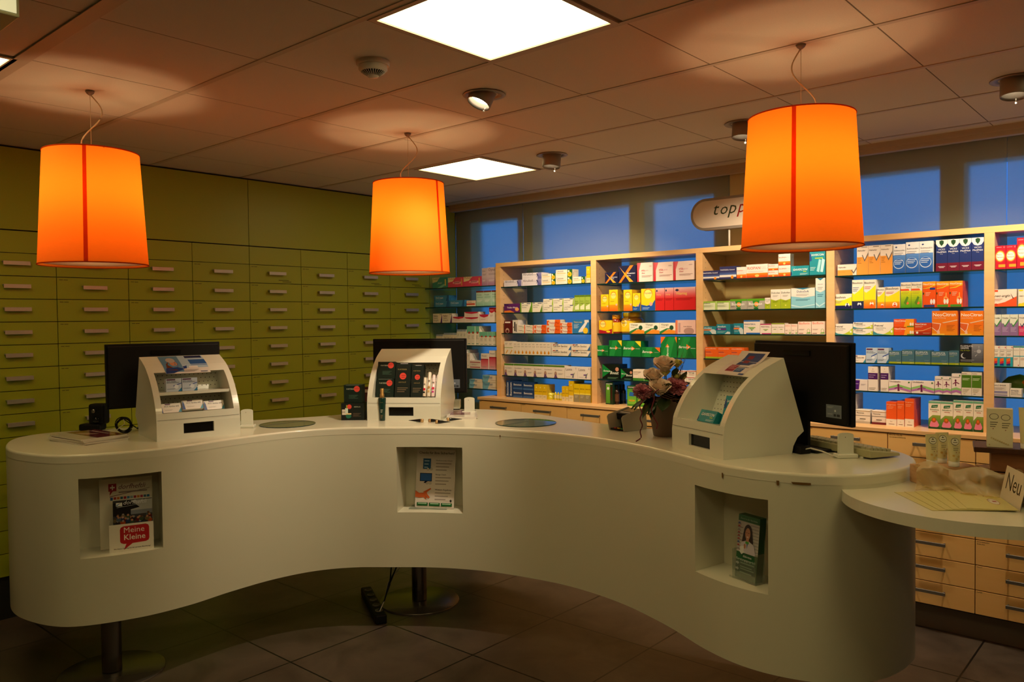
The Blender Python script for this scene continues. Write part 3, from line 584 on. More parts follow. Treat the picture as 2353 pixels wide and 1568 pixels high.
 'riopan': ('white carton with orange flame foot', 'e8ddd4', [('g', 0, 0, 1, .34, 'c83c10', 'f09028'), ('t', 'RIOPAN', .05, .62, .6, 'd84a28', 'b'), ('t', 'GEL', .68, .62, .26, 'c8c0b8'), ('l', .08, .45, .8, 1, 'a09a94'), ('e', .5, .14, .1, 'f8c060', .1)]),
 'gavi': ('turquoise carton with white slanted wordmark', '158a98', [('p', [(0, 0), (.1, 0), (.12, .6), (.3, 1), (0, 1)], '2a9aa6'), ('t', 'GAVISCON', .12, .52, .8, 'f0f4f0', 'bi'), ('r', .68, .36, .85, .44, 'a8c83a'), ('l', .5, .2, .95, 3, 'c0e0e4'), ('p', [(.0, .05), (.06, .05), (.06, .3), (.0, .5)], '1c3a78')]),
 'gavit': ('tall turquoise carton with two sachets', '158a98', [('t', 'GAVISCON', .03, .78, .9, 'f0f4f0', 'bi'), ('r', .35, .66, .85, .70, 'a8c83a'), ('p', [(.45, .15), (.62, .1), (.75, .6), (.6, .64)], '9ad4dc'), ('p', [(.68, .12), (.85, .1), (.98, .6), (.8, .66)], 'b4e0e6'), ('l', .05, .3, .4, 3, 'c0e0e4'), ('p', [(0, .55), (.15, .6), (.1, .85), (0, .9)], '1c4a88')]),
 'greenfade': ('pale carton with lime green edges', 'dfe6c4', [('g', 0, .82, 1, 1, 'a8c860', '7ab030'), ('r', 0, 0, .06, 1, '9cc050'), ('r', .92, 0, 1, 1, 'a8c860'), ('t', 'Perskindol', .05, .72, .5, '3a5a20', 'b'), ('l', .05, .55, .8, 5, '9aa888')]),
 'busco': ('grey and green carton with orange round mark', 'a8a498', [('r', 0, .8, 1, 1, '5aa020'), ('p', [(.3, .8), (.7, .8), (.62, .2), (.38, .2)], '2a8a30'), ('c', .52, .48, .13, 'e89030'), ('t', 'Buscopan', .1, .4, .75, 'f0f0e8', 'b'), ('e', .5, .08, .14, '1a6a28', .1), ('l', .04, .3, .3, 2, '6a685c')]),
 'dulax': ('white carton with lime green foot and wave', 'e4dcd0', [('r', 0, 0, 1, .5, '9cb020'), ('p', [(0, .5), (.5, .42), (1, .5), (.8, .58), (.2, .56)], 'e4dcd0'), ('t', 'Dulcolax', .06, .78, .88, '2a4a38', 'b'), ('l', .2, .68, .75, 2, '9a9488'), ('l', .2, .38, .75, 2, '6a7a10'), ('p', [(.4, .2), (.6, .2), (.5, .12)], 'e0e060')]),
 'dusoft': ('pale blue carton with white arched top', '84c2d4', [('r', 0, .6, 1, 1, 'e4dcd4'), ('p', [(.15, 1), (.85, 1), (.5, .92)], '2a7a9a'), ('p', [(0, .6), (.5, .52), (1, .6)], 'e4dcd4'), ('t', 'DulcoSoft', .25, .78, .5, '1f4a78', 'b'), ('l', .22, .68, .75, 2, '8a8a8a'), ('l', .2, .44, .8, 2, '3a7a94'), ('p', [(0, .2), (.4, .08), (1, .2), (1, .15), (.4, .03), (0, .12)], 'b8e0ea')]),
 'imod': ('teal carton with white flash', '1c8296', [('p', [(.7, 0), (1, .0), (1, .4), (.85, .6), (.4, .62)], 'c8d4d4'), ('t', 'Imodium', .08, .68, .6, 'e8f0f0', 'bi'), ('r', .0, .44, .6, .6, 'e07a3a'), ('l', .06, .3, .6, 3, 'a8d8dc')]),
 'imodp': ('teal carton with purple bar', '1c8296', [('r', 0, .4, .72, .58, '5c2a78'), ('t', 'Imodium', .08, .68, .6, 'e8f0f0', 'bi'), ('t', 'duo', .1, .44, .22, 'e8e0f0', 'b'), ('p', [(.6, .0), (1, 0), (1, .2), (.8, .25)], 'c8d4d4'), ('l', .06, .25, .7, 3, 'a8d8dc')]),
 'perent': ('white carton with blue bars and green triangle of dots', 'e8dcd0', [('r', 0, .9, 1, 1, '2a68b4'), ('r', .15, 0, 1, .1, '2a68b4'), ('t', 'PERENTEROL', .04, .66, .7, '2a4a78', 'b'), ('r', .28, .44, .72, .5, '7ab040'), ('r', .36, .36, .64, .41, '5a9a30'), ('r', .45, .26, .55, .32, '3a8a58'), ('t', '250 mg', .04, .5, .2, '2a4a78')]),
 'perentp': ('white carton with magenta bars', 'e8dcd0', [('r', 0, .9, 1, 1, 'b02c68'), ('r', .15, 0, 1, .1, 'b02c68'), ('t', 'PERENTEROL', .08, .66, .8, '6a2a48', 'b'), ('r', .28, .42, .72, .48, '8ab050'), ('r', .4, .34, .6, .39, '6a9a40')]),
 'perenty': ('small white carton with olive bars', 'e8dcd0', [('r', 0, .9, 1, 1, '8a9a1c'), ('r', 0, 0, 1, .08, '8a9a1c'), ('t', 'PERENTEROL', .08, .6, .84, '4a4a38'), ('r', .3, .42, .7, .47, '8ab050')]),
 'bioflo': ('cream carton with red wordmark and green tract drawing', 'ecd6c6', [('t', 'Bioflorin', .08, .78, .8, 'e0705a', 'b'), ('p', [(.6, .06), (.95, .06), (.95, .16), (.7, .14)], '6aa848'), ('e', .8, .28, .12, 'a8b878', .16), ('e', .8, .28, .08, 'ecd6c6', .12), ('l', .08, .4, .5, 2, 'b09a90'), ('r', .06, .06, .4, .1, '6a3a38')]),
 'orgreen': ('orange carton with green foot', 'e8621c', [('r', 0, 0, 1, .16, '9ab028'), ('t', 'DOLO-SPEDIFEN', .05, .82, .8, 'f4ccb0', 'b'), ('r', .05, .55, .45, .6, '8a4a58'), ('l', .05, .45, .6, 2, 'f0a070')]),
 'pulm': ('white over apricot carton with grey tick', 'e9dacb', [('p', [(0, 0), (1, 0), (1, .7), (.72, .52), (.48, .62), (0, .62)], 'eb9a3e'), ('p', [(.5, .7), (.68, .52), (1, .78), (1, .7), (.68, .45), (.44, .68)], '6a625c'), ('t', 'Pulmofor', .05, .82, .7, '2c2824', 'bi'), ('l', .08, .56, .4, 4, 'a86a28'), ('r', .4, .95, .9, .97, '6a625c')]),
 'pulmw': ('white over apricot flat carton with grey tick', 'e9dacb', [('r', 0, 0, .8, .5, 'eb9a3e'), ('p', [(.74, .5), (.85, .28), (1, .75), (1, .55), (.85, .12), (.7, .45)], '6a625c'), ('t', 'Pulmofor', .04, .68, .42, '2c2824', 'bi'), ('l', .05, .3, .4, 1, 'a86a28')]),
 'solmu': ('white over blue carton with white ring', 'e4e2e2', [('g', 0, 0, 1, .62, '1c54a8', '5a8cd0'), ('c', .45, .32, .44, 'c8d8f0'), ('c', .45, .33, .4, '2a62b4'), ('p', [(.15, .9), (.25, .93), (.35, .9), (.25, .87)], '1c3a78'), ('t', 'Solmucalm', .08, .76, .86, '4a4a50'), ('l', .08, .68, .8, 2, '9a9aa0'), ('l', .12, .42, .8, 3, 'e0e8f4')]),
 'vicks': ('navy carton with white top, green shield and maroon foot', '18306e', [('p', [(0, 1), (1, 1), (1, .88), (.8, .78), (.5, .75), (.2, .78), (0, .88)], 'e8e4e0'), ('p', [(.3, .96), (.5, .99), (.7, .96), (.68, .88), (.5, .8), (.32, .88)], '1f4a2c'), ('r', 0, 0, 1, .26, '6c1430'), ('t', 'VICKS', .2, .67, .6, 'e4e8f0'), ('t', 'MediNait', .08, .59, .84, 'f0f2f8', 'b'), ('t', 'Sirup', .38, .54, .22, 'd0d4e0'), ('r', .2, .14, .8, .16, 'c0b0b8'), ('r', .3, .11, .7, .13, 'c0b0b8')]),
 'biso': ('white over yellow carton with navy foot and bust', 'e8e0d0', [('p', [(0, .0), (1, 0), (1, .8), (.6, .62), (.2, .5), (0, .55)], 'ece01c'), ('g', 0, 0, 1, .26, '141c50', '2a3048'), ('t', 'Bisolvon', .04, .86, .86, '20242c', 'b'), ('c', .64, .15, .17, 'e8e8ec'), ('c', .64, .2, .05, '141c50'), ('e', .64, .1, .11, '141c50', .05), ('l', .06, .72, .6, 3, '5a68a0')]),
 'bisoo': ('white over yellow carton with orange foot and bust', 'e8e0d0', [('p', [(0, .0), (1, 0), (1, .82), (.6, .66), (.2, .55), (0, .6)], 'ece01c'), ('g', 0, 0, 1, .3, 'e05a18', 'eab01c'), ('t', 'Bisolvon', .04, .86, .86, '20242c', 'b'), ('c', .66, .16, .17, 'f4ece0'), ('c', .66, .21, .05, 'e0501c'), ('e', .66, .11, .11, 'e0501c', .05), ('l', .06, .74, .6, 2, 'c84a50')]),
 'bisow': ('wide white carton with yellow wave and navy foot', 'e8e0d0', [('p', [(0, .0), (1, 0), (1, .8), (.6, .6), (.3, .55), (0, .62)], 'ece01c'), ('r', 0, 0, 1, .22, '141c50'), ('t', 'Bisolvon', .04, .7, .62, '20242c', 'b'), ('c', .76, .24, .12, 'e8e8ec'), ('c', .76, .32, .04, '141c50'), ('e', .76, .14, .09, '141c50', .12), ('l', .04, .5, .5, 3, '5a68a0')]),
 'phyto': ('white over yellow-green carton with orange ribbon and herbs', 'e8e0d0', [('g', 0, 0, 1, .66, '4a9a20', 'e8e020'), ('t', 'Bisolvon', .06, .86, .88, '20242c', 'b'), ('t', 'Phyto', .5, .78, .42, '4a8a30', 'i'), ('p', [(0, .67), (.85, .67), (.75, .74), (0, .74)], 'e85820'), ('c', .65, .18, .14, 'e87838'), ('p', [(.3, .2), (.5, .1), (.75, .4), (.6, .45)], '5a8a28'), ('l', .1, .6, .8, 2, 'b0b040')]),
 'neo': ('orange carton with lungs drawing and wordmark', 'e65418', [('g', 0, .8, 1, 1, 'e87820', 'f0a820'), ('t', 'NeoCitran', .04, .87, .9, 'f6ece0', 'b'), ('p', [(.5, .78), (1, .9), (1, .86), (.5, .74), (0, .72), (0, .74)], 'd8c030'), ('e', .66, .22, .09, 'e8e4dc', .1), ('e', .86, .22, .09, 'e8e4dc', .1), ('r', .08, .01, .92, .1, '4a8a2c'), ('p', [(.5, .2), (.6, .4), (.72, .42), (.72, .56), (.8, .56), (.8, .4), (1, .3), (1, .25), (.76, .36), (.66, .34)], 'f0a050'), ('l', .2, .56, .6, 3, 'f0c0a0'), ('r', .02, .5, .1, .58, '2a4a20')]),
 'neob': ('orange carton with lungs drawing and blue foot', 'e65418', [('g', 0, .8, 1, 1, 'e87820', 'f0a820'), ('t', 'NeoCitran', .04, .87, .9, 'f6ece0', 'b'), ('p', [(.5, .78), (1, .9), (1, .86), (.5, .74), (0, .72), (0, .74)], 'd8c030'), ('r', .55, .68, .95, .76, '1c3a88'), ('e', .66, .22, .09, 'e8e4e8', .1), ('e', .86, .22, .09, 'e8e4e8', .1), ('r', .08, .01, .92, .1, '2a3a78'), ('l', .2, .56, .6, 3, 'f0c0a0'), ('r', .02, .5, .1, .58, '2a4a20')]),
 'neof': ('flat orange carton with lungs at its end', 'e65418', [('p', [(.5, 0), (1, 0), (1, 1), (.6, 1)], 'f09a20'), ('t', 'NeoCitran', .04, .68, .55, 'f6ece0', 'b'), ('e', .84, .35, .05, 'e8e4dc', .2), ('e', .95, .35, .04, 'e8e4dc', .2), ('r', .66, .02, 1, .14, '4a8a2c'), ('l', .04, .5, .4, 1, 'f0c0a0')]),
 'neod': ('dark orange carton with white capsule', 'c8401a', [('g', 0, 0, 1, .4, '8a2418', 'c8401a'), ('p', [(0, .35), (.5, .4), (1, .65), (1, .6), (.5, .34), (0, .3)], 'e8a060'), ('t', 'NeoCitran', .04, .82, .66, 'f6ece0', 'b'), ('e', .16, .2, .07, 'ece4e0', .09), ('l', .04, .7, .5, 2, 'f0c0a0'), ('l', .5, .18, .95, 2, 'e0a080')]),
 'neobig': ('big orange carton with tilted steaming cup panel', 'ea7a1c', [('g', 0, .0, 1, .5, 'e8901c', 'ea701c'), ('t', 'NeoCitran', .04, .78, .9, 'f8f0e6', 'b'), ('t', 'Grippe-Erk\u00e4ltung', .04, .69, .5, 'f4d0b0'), ('p', [(.4, .52), (1, .64), (1, .6), (.45, .49)], 'e4c0a0'), ('p', [(0, .3), (0, .52), (.36, .48), (.3, .24), (.2, .14)], 'f4d8c8'), ('p', [(0, .33), (0, .5), (.33, .46), (.28, .25), (.2, .17)], 'd8602c'), ('p', [(.2, .06), (.32, .06), (.3, .2), (.2, .18)], 'ecbaa0'), ('r', 0, .01, .5, .06, 'f0c850'), ('l', .58, .4, .9, 5, 'b86018')]),
 'pretu': ('white flat carton with lime and teal waves', 'e6dfd4', [('p', [(.35, 0), (1, 0), (1, .65), (.8, .3), (.6, .12)], 'b8c82c'), ('p', [(0, .3), (.2, .12), (.5, .05), (.9, 0), (0, 0)], '3a8c98'), ('t', 'Pretuval', .04, .68, .46, '24242a', 'bi'), ('t', 'Grippe & Erk\u00e4ltung', .12, .52, .5, '5a5a60'), ('e', .9, .28, .05, 'f0f0e0', .1), ('l', .12, .4, .5, 1, '9a9a9a')]),
 'acc': ('white flat carton with blue wave and teal diagonal', 'e6dcd2', [('p', [(0, 0), (.14, 0), (.1, .6), (.04, 1), (0, .6)], '24468a'), ('p', [(.84, 0), (1, 0), (1, .55)], '2a8aa8'), ('r', .25, .86, .5, .98, '5a2a58'), ('t', 'ACC Sandoz 600', .2, .62, .7, '28262a', 'b'), ('l', .22, .3, .6, 2, 'a0988c')]),
 'accg': ('grey-blue carton with straw drawing and teal diagonal', 'b4c2d2', [('r', .04, .86, .6, .96, '5a2a48'), ('t', 'ACC Sandoz', .06, .74, .6, '1c2c54', 'b'), ('t', 'Brausetabletten', .06, .65, .8, '1c2c54'), ('p', [(.45, .45), (1, .66), (1, .6), (.5, .4)], '2a4a9a'), ('c', .66, .36, .14, 'd8e0ea'), ('p', [(.75, 0), (1, 0), (1, .3)], '1c6a9a'), ('l', .06, .22, .6, 2, '6a7a94')]),
 'fluim': ('slate blue carton with lime foot', '40687a', [('r', 0, 0, 1, .14, '9aa418'), ('t', 'FLUIMUCIL', .05, .8, .78, 'e6eaea', 'b'), ('t', 'Erk\u00e4ltungshusten', .05, .7, .78, 'c0ccd0', 'b'), ('l', .05, .6, .5, 1, 'a8b850'), ('l', .6, .28, .92, 2, '7a9aa8'), ('t', 'Zambon', .65, .05, .28, 'e0e4c0', 'b')]),
 'fluib': ('large black and silver carton with moon and sun', '1c1d22', [('g', .5, .12, 1, 1, '4a4c54', '8a8c94'), ('r', 0, 0, 1, .12, '8a9418'), ('t', 'FLUIMUCIL', .04, .86, .52, 'e8eaec', 'b'), ('t', 'GRIPPE', .04, .76, .34, 'e8eaec'), ('t', 'Day & Night', .04, .67, .4, '9aa41c'), ('c', .18, .44, .13, 'b4b8c0'), ('c', .23, .46, .12, '1c1d22'), ('c', .8, .66, .09, 'a8aab2'), ('p', [(.79, .9), (.81, .9), (.8, .7)], 'c0c2c8'), ('p', [(.6, .66), (.6, .64), (.74, .65)], 'c0c2c8'), ('p', [(.64, .44), (.66, .42), (.76, .56)], 'c0c2c8'), ('l', .04, .24, .6, 2, 'a0a2a8')]),
 'purpw': ('white carton with slanted purple panel', 'e2d6d2', [('p', [(.05, .08), (.5, .08), (.56, .96), (.02, .96)], '4a1c7c'), ('t', 'Echinadoron', .08, .6, .4, 'e0d4ec', 'b'), ('l', .62, .6, .9, 3, 'a89ca8')]),
 'weled': ('tall white carton with purple block', 'e4d8ce', [('r', 0, .48, 1, .74, '46185e'), ('t', 'Weleda', .34, .8, .34, '5a4a58'), ('c', .5, .9, .06, 'c0a8a8'), ('t', 'Hustenelixier', .08, .64, .7, 'e0d0e8', 'b'), ('l', .08, .56, .6, 1, 'c8b8d4'), ('l', .1, .12, .8, 2, 'a0948c')]),
 'umck': ('white carton with green and mauve chevrons and root', 'e8dcd6', [('p', [(0, .45), (.45, .68), (1, .42), (1, .24), (.45, .5), (0, .3)], '8cc070'), ('p', [(0, .28), (.45, .48), (1, .22), (1, .04), (.45, .28), (0, .12)], 'b070b0'), ('t', 'Umckaloabo', .04, .85, .5, '4a2a40', 'b'), ('e', .44, .6, .05, '6a1c4a', .12), ('p', [(.42, .6), (.46, .6), (.5, .12), (.4, .12)], '6a1c4a'), ('p', [(.28, .3), (.44, .44), (.62, .4), (.64, .44), (.44, .5), (.26, .34)], '7a2a58'), ('r', .88, .82, .95, .93, '3a7a38')]),
 'umckt': ('tall white carton with root cross and low chevrons', 'e8dcd6', [('p', [(0, .3), (.5, .36), (1, .3), (1, .2), (.5, .26), (0, .2)], '8cc070'), ('p', [(0, .19), (.5, .25), (1, .19), (1, .07), (.5, .14), (0, .07)], 'b070b0'), ('e', .42, .68, .1, '6a1c4a', .05), ('p', [(.38, .7), (.46, .7), (.5, .42), (.38, .42)], '6a1c4a'), ('p', [(.15, .5), (.44, .58), (.8, .52), (.8, .56), (.44, .63), (.15, .54)], '7a2a58'), ('t', 'Umckaloabo', .08, .82, .8, '4a2a40', 'b'), ('r', .8, .88, .93, .95, '3a7a38')]),
 'biomed': ('white carton with olive green block', 'e2d8c8', [('r', .02, .34, .98, .88, '4e7a1e'), ('t', 'BioMed', .08, .92, .45, '24221e', 'b'), ('t', 'Hustensirup', .08, .78, .75, '1c3a10', 'b'), ('l', .1, .72, .8, 2, 'e0ecc8'), ('l', .1, .26, .8, 3, 'b4ac94'), ('e', .3, .08, .12, 'b8b0a8', .02)]),
 'pect': ('tall white carton with grey arch line', 'e2d6c8', [('r', 0, .72, 1, .75, '6a645e'), ('t', 'Pectorex', .06, .9, .8, '2a2622', 'b'), ('l', .08, .84, .7, 2, '8a847c'), ('r', .1, .18, .9, .2, '4a443e'), ('c', .75, .06, .07, '9ab050')]),
 'echina': ('white carton with pink coneflower photo and green foot', 'e8e0d0', [('g', 0, 0, 1, .5, '2a6a28', '8aa040'), ('p', [(0, .5), (.0, .36), (.4, .52), (.8, .6), (0, .66)], 'e8e0d0'), ('r', 0, .93, 1, 1, '6aa888'), ('p', [(.28, .86), (.8, .88), (.74, .78), (.22, .76)], '1c6a3a'), ('t', 'A.Vogel', .34, .8, .36, 'f0f0e8', 'b'), ('t', 'Echinaforce', .14, .68, .74, '2a5a38', 'b'), ('l', .3, .62, .75, 1, 'b06050'), ('p', [(.2, .26), (.08, .1), (.22, .06), (.36, .04), (.5, .02), (.66, .05), (.84, .1), (.9, .16), (.72, .3), (.5, .34)], 'd87898'), ('e', .46, .32, .2, 'a8501c', .09), ('e', .46, .34, .1, 'd8701c', .05), ('r', 0, 0, 1, .07, '14401c')]),
 'burgo': ('orange carton with white foot', 'e2571c', [('r', 0, 0, 1, .28, 'e6dccf'), ('t', 'Burgerstein', .06, .86, .86, 'f2c0a0'), ('l', .1, .78, .7, 2, 'f0a070'), ('t', 'Bio', .4, .16, .2, '8a6a50'), ('r', .25, .06, .8, .08, '6a4a38')]),
 'bucco': ('red carton with glowing cream ellipse and gold bar', 'b8152c', [('e', .46, .55, .5, 'd84a28', .27), ('e', .46, .55, .42, 'f0c860', .22), ('e', .44, .55, .36, 'f6ecd8', .17), ('t', 'Bucco', .14, .6, .5, '1c1c1e', 'bi'), ('t', 'Tantum', .08, .48, .7, '1c1c1e', 'bi'), ('r', .3, .08, .95, .2, 'c89a30'), ('l', .1, .92, .6, 1, 'e090a0'), ('e', .84, .93, .08, 'd86070', .04)]),
 'neoang': ('wide white carton with orange wedge and slanted wordmark', 'e6d8cc', [('p', [(0, .0), (1, 0), (1, .58), (.5, .26), (0, .1)], 'e2552a'), ('r', .04, .86, .2, .97, 'd84a28'), ('t', 'neo-angin', .06, .56, .66, '34201c', 'bi'), ('l', .06, .44, .4, 3, 'c07a70'), ('e', .12, .12, .08, 'c83a20', .06), ('p', [(.74, .74), (.76, .72), (.86, .5), (.92, .52), (.84, .44)], '6a3a38')]),
 'neoangy': ('wide white carton with yellow wedge and slanted wordmark', 'e6dccc', [('p', [(0, .0), (1, 0), (1, .58), (.5, .26), (0, .1)], 'e2cc2a'), ('r', .06, .88, .3, .97, 'e0d020'), ('t', 'neo-angin', .06, .56, .66, '34301c', 'bi'), ('e', .12, .12, .08, 'e8d020', .06)]),
 'triop': ('tall white over lilac carton with green tick', 'd9ddce', [('r', 0, 0, 1, .5, '8a6a9a'), ('p', [(0, .6), (.0, .5), (1, .5), (1, .7), (.42, .5)], '8a6a9a'), ('p', [(.2, .6), (.42, .48), (.98, .8), (.98, .7), (.42, .4), (.14, .6)], '3a8a40'), ('t', 'Triofan', .08, .8, .76, '2c2c34', 'bi'), ('l', .1, .36, .8, 4, 'c4b0d0')]),
 'triopp': ('tall white over pink carton with navy tick', 'dcd8d0', [('r', 0, 0, 1, .46, 'c83a6a'), ('p', [(.2, .58), (.42, .46), (.98, .78), (.98, .68), (.42, .38), (.14, .58)], '1c2c54'), ('t', 'Triofan', .08, .8, .76, '2c2c34', 'bi'), ('l', .1, .3, .8, 3, 'e8a0b8')]),
 'rain': ('white carton with rainbow wave panel', 'e4dccf', [('r', 0, 0, 1, .46, '28a0b0'), ('p', [(.0, .1), (.6, .12), (.6, .42), (0, .38)], 'e86a20'), ('p', [(.0, .1), (.6, .08), (.6, .28), (0, .22)], 'c8283a'), ('p', [(.0, .04), (.6, .04), (.6, .16), (0, .12)], '1c3a88'), ('t', 'Nasenspray', .08, .8, .8, '2a2a38', 'b'), ('t', 'Mepha', .08, .72, .6, '2a2a38'), ('p', [(.76, .96), (.96, .96), (.86, .88)], 'c02838'), ('l', .1, .6, .7, 2, 'a8988c')]),
 'rhin': ('white carton with teal top', 'e4dccf', [('r', 0, .94, 1, 1, '1c8a8a'), ('r', 0, .5, 1, .54, '5ab0c0'), ('t', 'Xylo-Mepha', .08, .8, .8, '2a2a38', 'b'), ('l', .1, .4, .7, 2, 'c08a80'), ('p', [(.7, .1), (.9, .1), (.8, .03)], 'c02838')]),
 'emser': ('off-white carton with grey-violet bars', 'dfd6cc', [('r', .06, .24, .88, .42, '8a86a8'), ('r', .06, .03, .88, .18, '9a94b0'), ('t', 'SALE EMSER', .08, .8, .72, '2c2c40'), ('l', .08, .68, .8, 4, 'a8a0a4')]),
 'emser2': ('off-white carton with blue lettering', 'e2d8cc', [('t', 'EMSER', .1, .66, .65, '1c2c54', 'b'), ('t', 'DOUCHE', .1, .44, .6, '1c2c54'), ('t', 'DOCCIA NASALE', .1, .26, .86, '1c2c54'), ('r', 0, .0, 1, .03, 'b0a8a0')]),
 'furt': ('dark green carton with round coral sticker', '0e2018', [('t', 'FURTERER', .16, .74, .45, 'b8c0a8', 'b'), ('c', .74, .78, .17, 'd8483a'), ('l', .6, .8, .86, 1, 'a02820'), ('l', .28, .42, .8, 4, '4a6a58'), ('r', .12, .985, .88, 1, '8a9a8a')]),
 'furtt': ('tall black-green carton with round coral sticker', '0e1a14', [('t', 'FURTERER', .14, .8, .6, '8a7a48', 'b'), ('c', .5, .62, .22, 'd8483a'), ('l', .4, .63, .66, 2, 'a02820'), ('t', 'ABSOLUE', .22, .42, .5, '8a7a48'), ('l', .16, .26, .85, 3, '7a6a50'), ('r', .3, .985, .8, 1, 'c0c0c0')]),
 'furtw': ('dark carton picturing a jar and pump bottle, coral sticker', '0e1612', [('c', .36, .8, .1, 'd8483a'), ('r', .04, .5, .24, .64, 'd8d0c0'), ('r', .04, .32, .24, .48, 'd8d0c0'), ('r', .18, .4, .3, .72, 'cfe0d4'), ('r', .22, .7, .27, .9, '9a9a30'), ('e', .32, .25, .12, '1c6a54', .14), ('r', .2, .34, .44, .42, 'd8c890'), ('t', 'ABSOLUE', .56, .76, .28, 'a8b098', 'b'), ('l', .52, .4, .86, 4, '6a5a48')]),
}
def carton_mesh(kind, w, h, d, mt='pack'):
    phr, base, prims = K[kind]
    mb = MB(); sb = base
    mb.box(-d, -w / 2, 0, 0, w / 2, h, base)
    # faces: the front looks along +x local, so text runs left to right seen from +x... handled by frame
    decor(mb, prims, w, h, lambda x, y, e: (e, -w / 2 + x, y))
    # side print on the visible side
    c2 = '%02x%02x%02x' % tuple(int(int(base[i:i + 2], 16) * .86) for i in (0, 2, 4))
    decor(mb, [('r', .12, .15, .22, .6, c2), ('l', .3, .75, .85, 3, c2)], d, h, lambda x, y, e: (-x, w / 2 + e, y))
    return mb
bay_nm = ['first wooden bay', 'second wooden bay', 'closed-back third bay', 'fourth wooden bay', 'cut-off right-hand bay', 'corner glass shelves']
row_nm = ['top shelf', 'second shelf', 'third shelf', 'fourth shelf', 'fifth shelf', 'worktop']
crops = {'A': (980, 540, 3.7325), 'B': (1350, 560, 4.127), 'C': (1600, 540, 5.227), 'D': (1900, 520, 5.194), 'E': (1900, 770, 5.194)}
CAT = []   # (bay, row, kind, uL, uR, vtop, n, stack)
def S(bay, row, crop, txt):
    ox, oy, s = crops[crop]
    for e in txt.split(';'):
        p = e.split()
        if not p: continue
        k = p[0]; a, b_, t_ = map(float, p[1:4]); n = 1; st = 1
        for q in p[4:]:
            if q[0] == 'n': n = int(q[1:])
            if q[0] == 's': st = int(q[1:])
        CAT.append((bay, row, k, ox + a / s, ox + b_ / s, oy + t_ / s, n, st))
S(5, 0, 'A', 'teal 50 180 365; pink 183 315 365; pink 318 470 357; lilac 472 520 285; lilac 520 620 277')
S(5, 1, 'A', 'bluecream 62 190 520 s2; bluecream 192 325 560; whitered 340 413 563; mint 425 622 478 n3')
S(5, 2, 'A', 'nel 55 218 675 n2; redcurve 220 320 702; redcurve 322 445 660 s2; redcurve 450 533 682; redtop 534 622 622 n2')
S(5, 3, 'A', 'vial 80 142 855 n3; vial 146 258 842 n4; vialblue 259 340 812 n3; minttall 345 450 783 n3; minttall 452 600 832 n4')
S(5, 4, 'A', 'plainwhite 320 342 985; plainwhite 344 371 1015; redstripes 372 462 1077; redfade 465 530 1018; redfade 534 598 993; plainwhite 600 622 970')
S(5, 5, 'A', 'bepan 366 475 1240 s2; bepan 480 622 1206 s2')
S(0, 0, 'A', 'hiru 662 812 388; hiru 817 983 325 s2; daisy 985 1105 332 s2; daisy 1108 1250 297 s2; daisy 1254 1360 358; rescue 1368 1403 270')
S(0, 1, 'A', 'purple 664 795 590; grass 800 990 580 n2; grass2 998 1265 546 n3 s2; lime 1268 1403 515 n3')
S(0, 2, 'A', 'maroon 664 730 735; pens 735 783 730; fenipic2 785 845 772 s2; fenipic2 850 920 775 s2; fenipic 922 1027 772 s2; fenipic 1030 1146 727 s2; fenipic 1148 1246 752 s3; thermo 1250 1393 727')
S(0, 3, 'A', 'pill 665 740 913 n2; drop 743 1063 922 n10; calcium 1072 1238 938 s2; calcium 1243 1403 938 s2')
S(0, 4, 'A', 'mother 664 1183 1112 n6; lasea 1186 1405 1133 n2')
S(0, 5, 'A', 'benocv 680 736 1252 n2; benoc 740 823 1258 s2; benoc 827 917 1265 s2; rescue 922 1030 1285 n3; rescue 1160 1216 1300 n2; rescue 1218 1259 1254; yelgrey 1262 1405 1282 n3')
S(1, 0, 'B', 'xnavy 163 288 272; xnavy 293 460 208; vitagold 468 618 180; vitagold 622 808 175; vitagold 812 1005 165')
S(1, 1, 'B', 'supra 125 198 482; supra 202 285 437; supra 338 420 437; suprab 425 498 470; suprab 507 640 428; redbig 643 728 422; redbig 730 813 418; redbig 816 1028 412')
S(1, 2, 'B', 'supred 107 230 728; vitango 395 830 752 n3; pinkglass 832 1028 725')
S(1, 3, 'B', 'beroc 78 198 968; berocy 202 325 918; berocy 328 505 925; beroco 508 688 985; berocv 692 845 885; beroc 850 1030 885')
S(1, 4, 'B', 'boost 137 303 1145; boost 312 428 1187; panto 430 640 1197 n2; wtext 850 935 1205 s2; wtext 937 1028 1205 s2')
S(1, 5, 'B', 'nicod 167 240 1315; nico 373 465 1350; nico 468 545 1350')
S(2, 0, 'C', 'pantoz 72 275 430; pantoz 278 480 378; riopan 482 598 385; riopan 600 860 352; riopan 862 983 350 s2; riopan 985 1130 228 s2; gavi 1133 1352 370; gavit 1355 1548 185')
S(2, 1, 'C', 'greenfade 80 403 796 n2; busco 405 820 768 n2; dulax 822 888 755; dulax 890 1132 652 n2; dusoft 1137 1425 637; dusoft 1430 1548 518')
S(2, 2, 'C', 'imod 78 235 1098; imodp 238 405 1072; imod 445 562 1063; perent 565 763 1025; perentp 765 898 1068; perenty 900 1060 1060 n2; bioflo 1062 1217 1070 n2; bioflo 1220 1380 1042; bioflo 1383 1548 1038')
S(2, 3, 'C', 'orgreen 105 575 1352 n3')
S(3, 0, 'D', 'pulmw 127 355 455; pulm 357 782 228 n3; solmu 790 938 215; solmu 942 1268 182 n2; vicks 1298 1875 148 n4')
S(3, 1, 'D', 'bisow 77 295 808; biso 298 437 640; bisoo 440 583 637; bisoo 600 692 730; bisoo 695 872 722; phyto 878 1138 667 n2; neob 1142 1300 660; neo 1303 1622 655 n2')
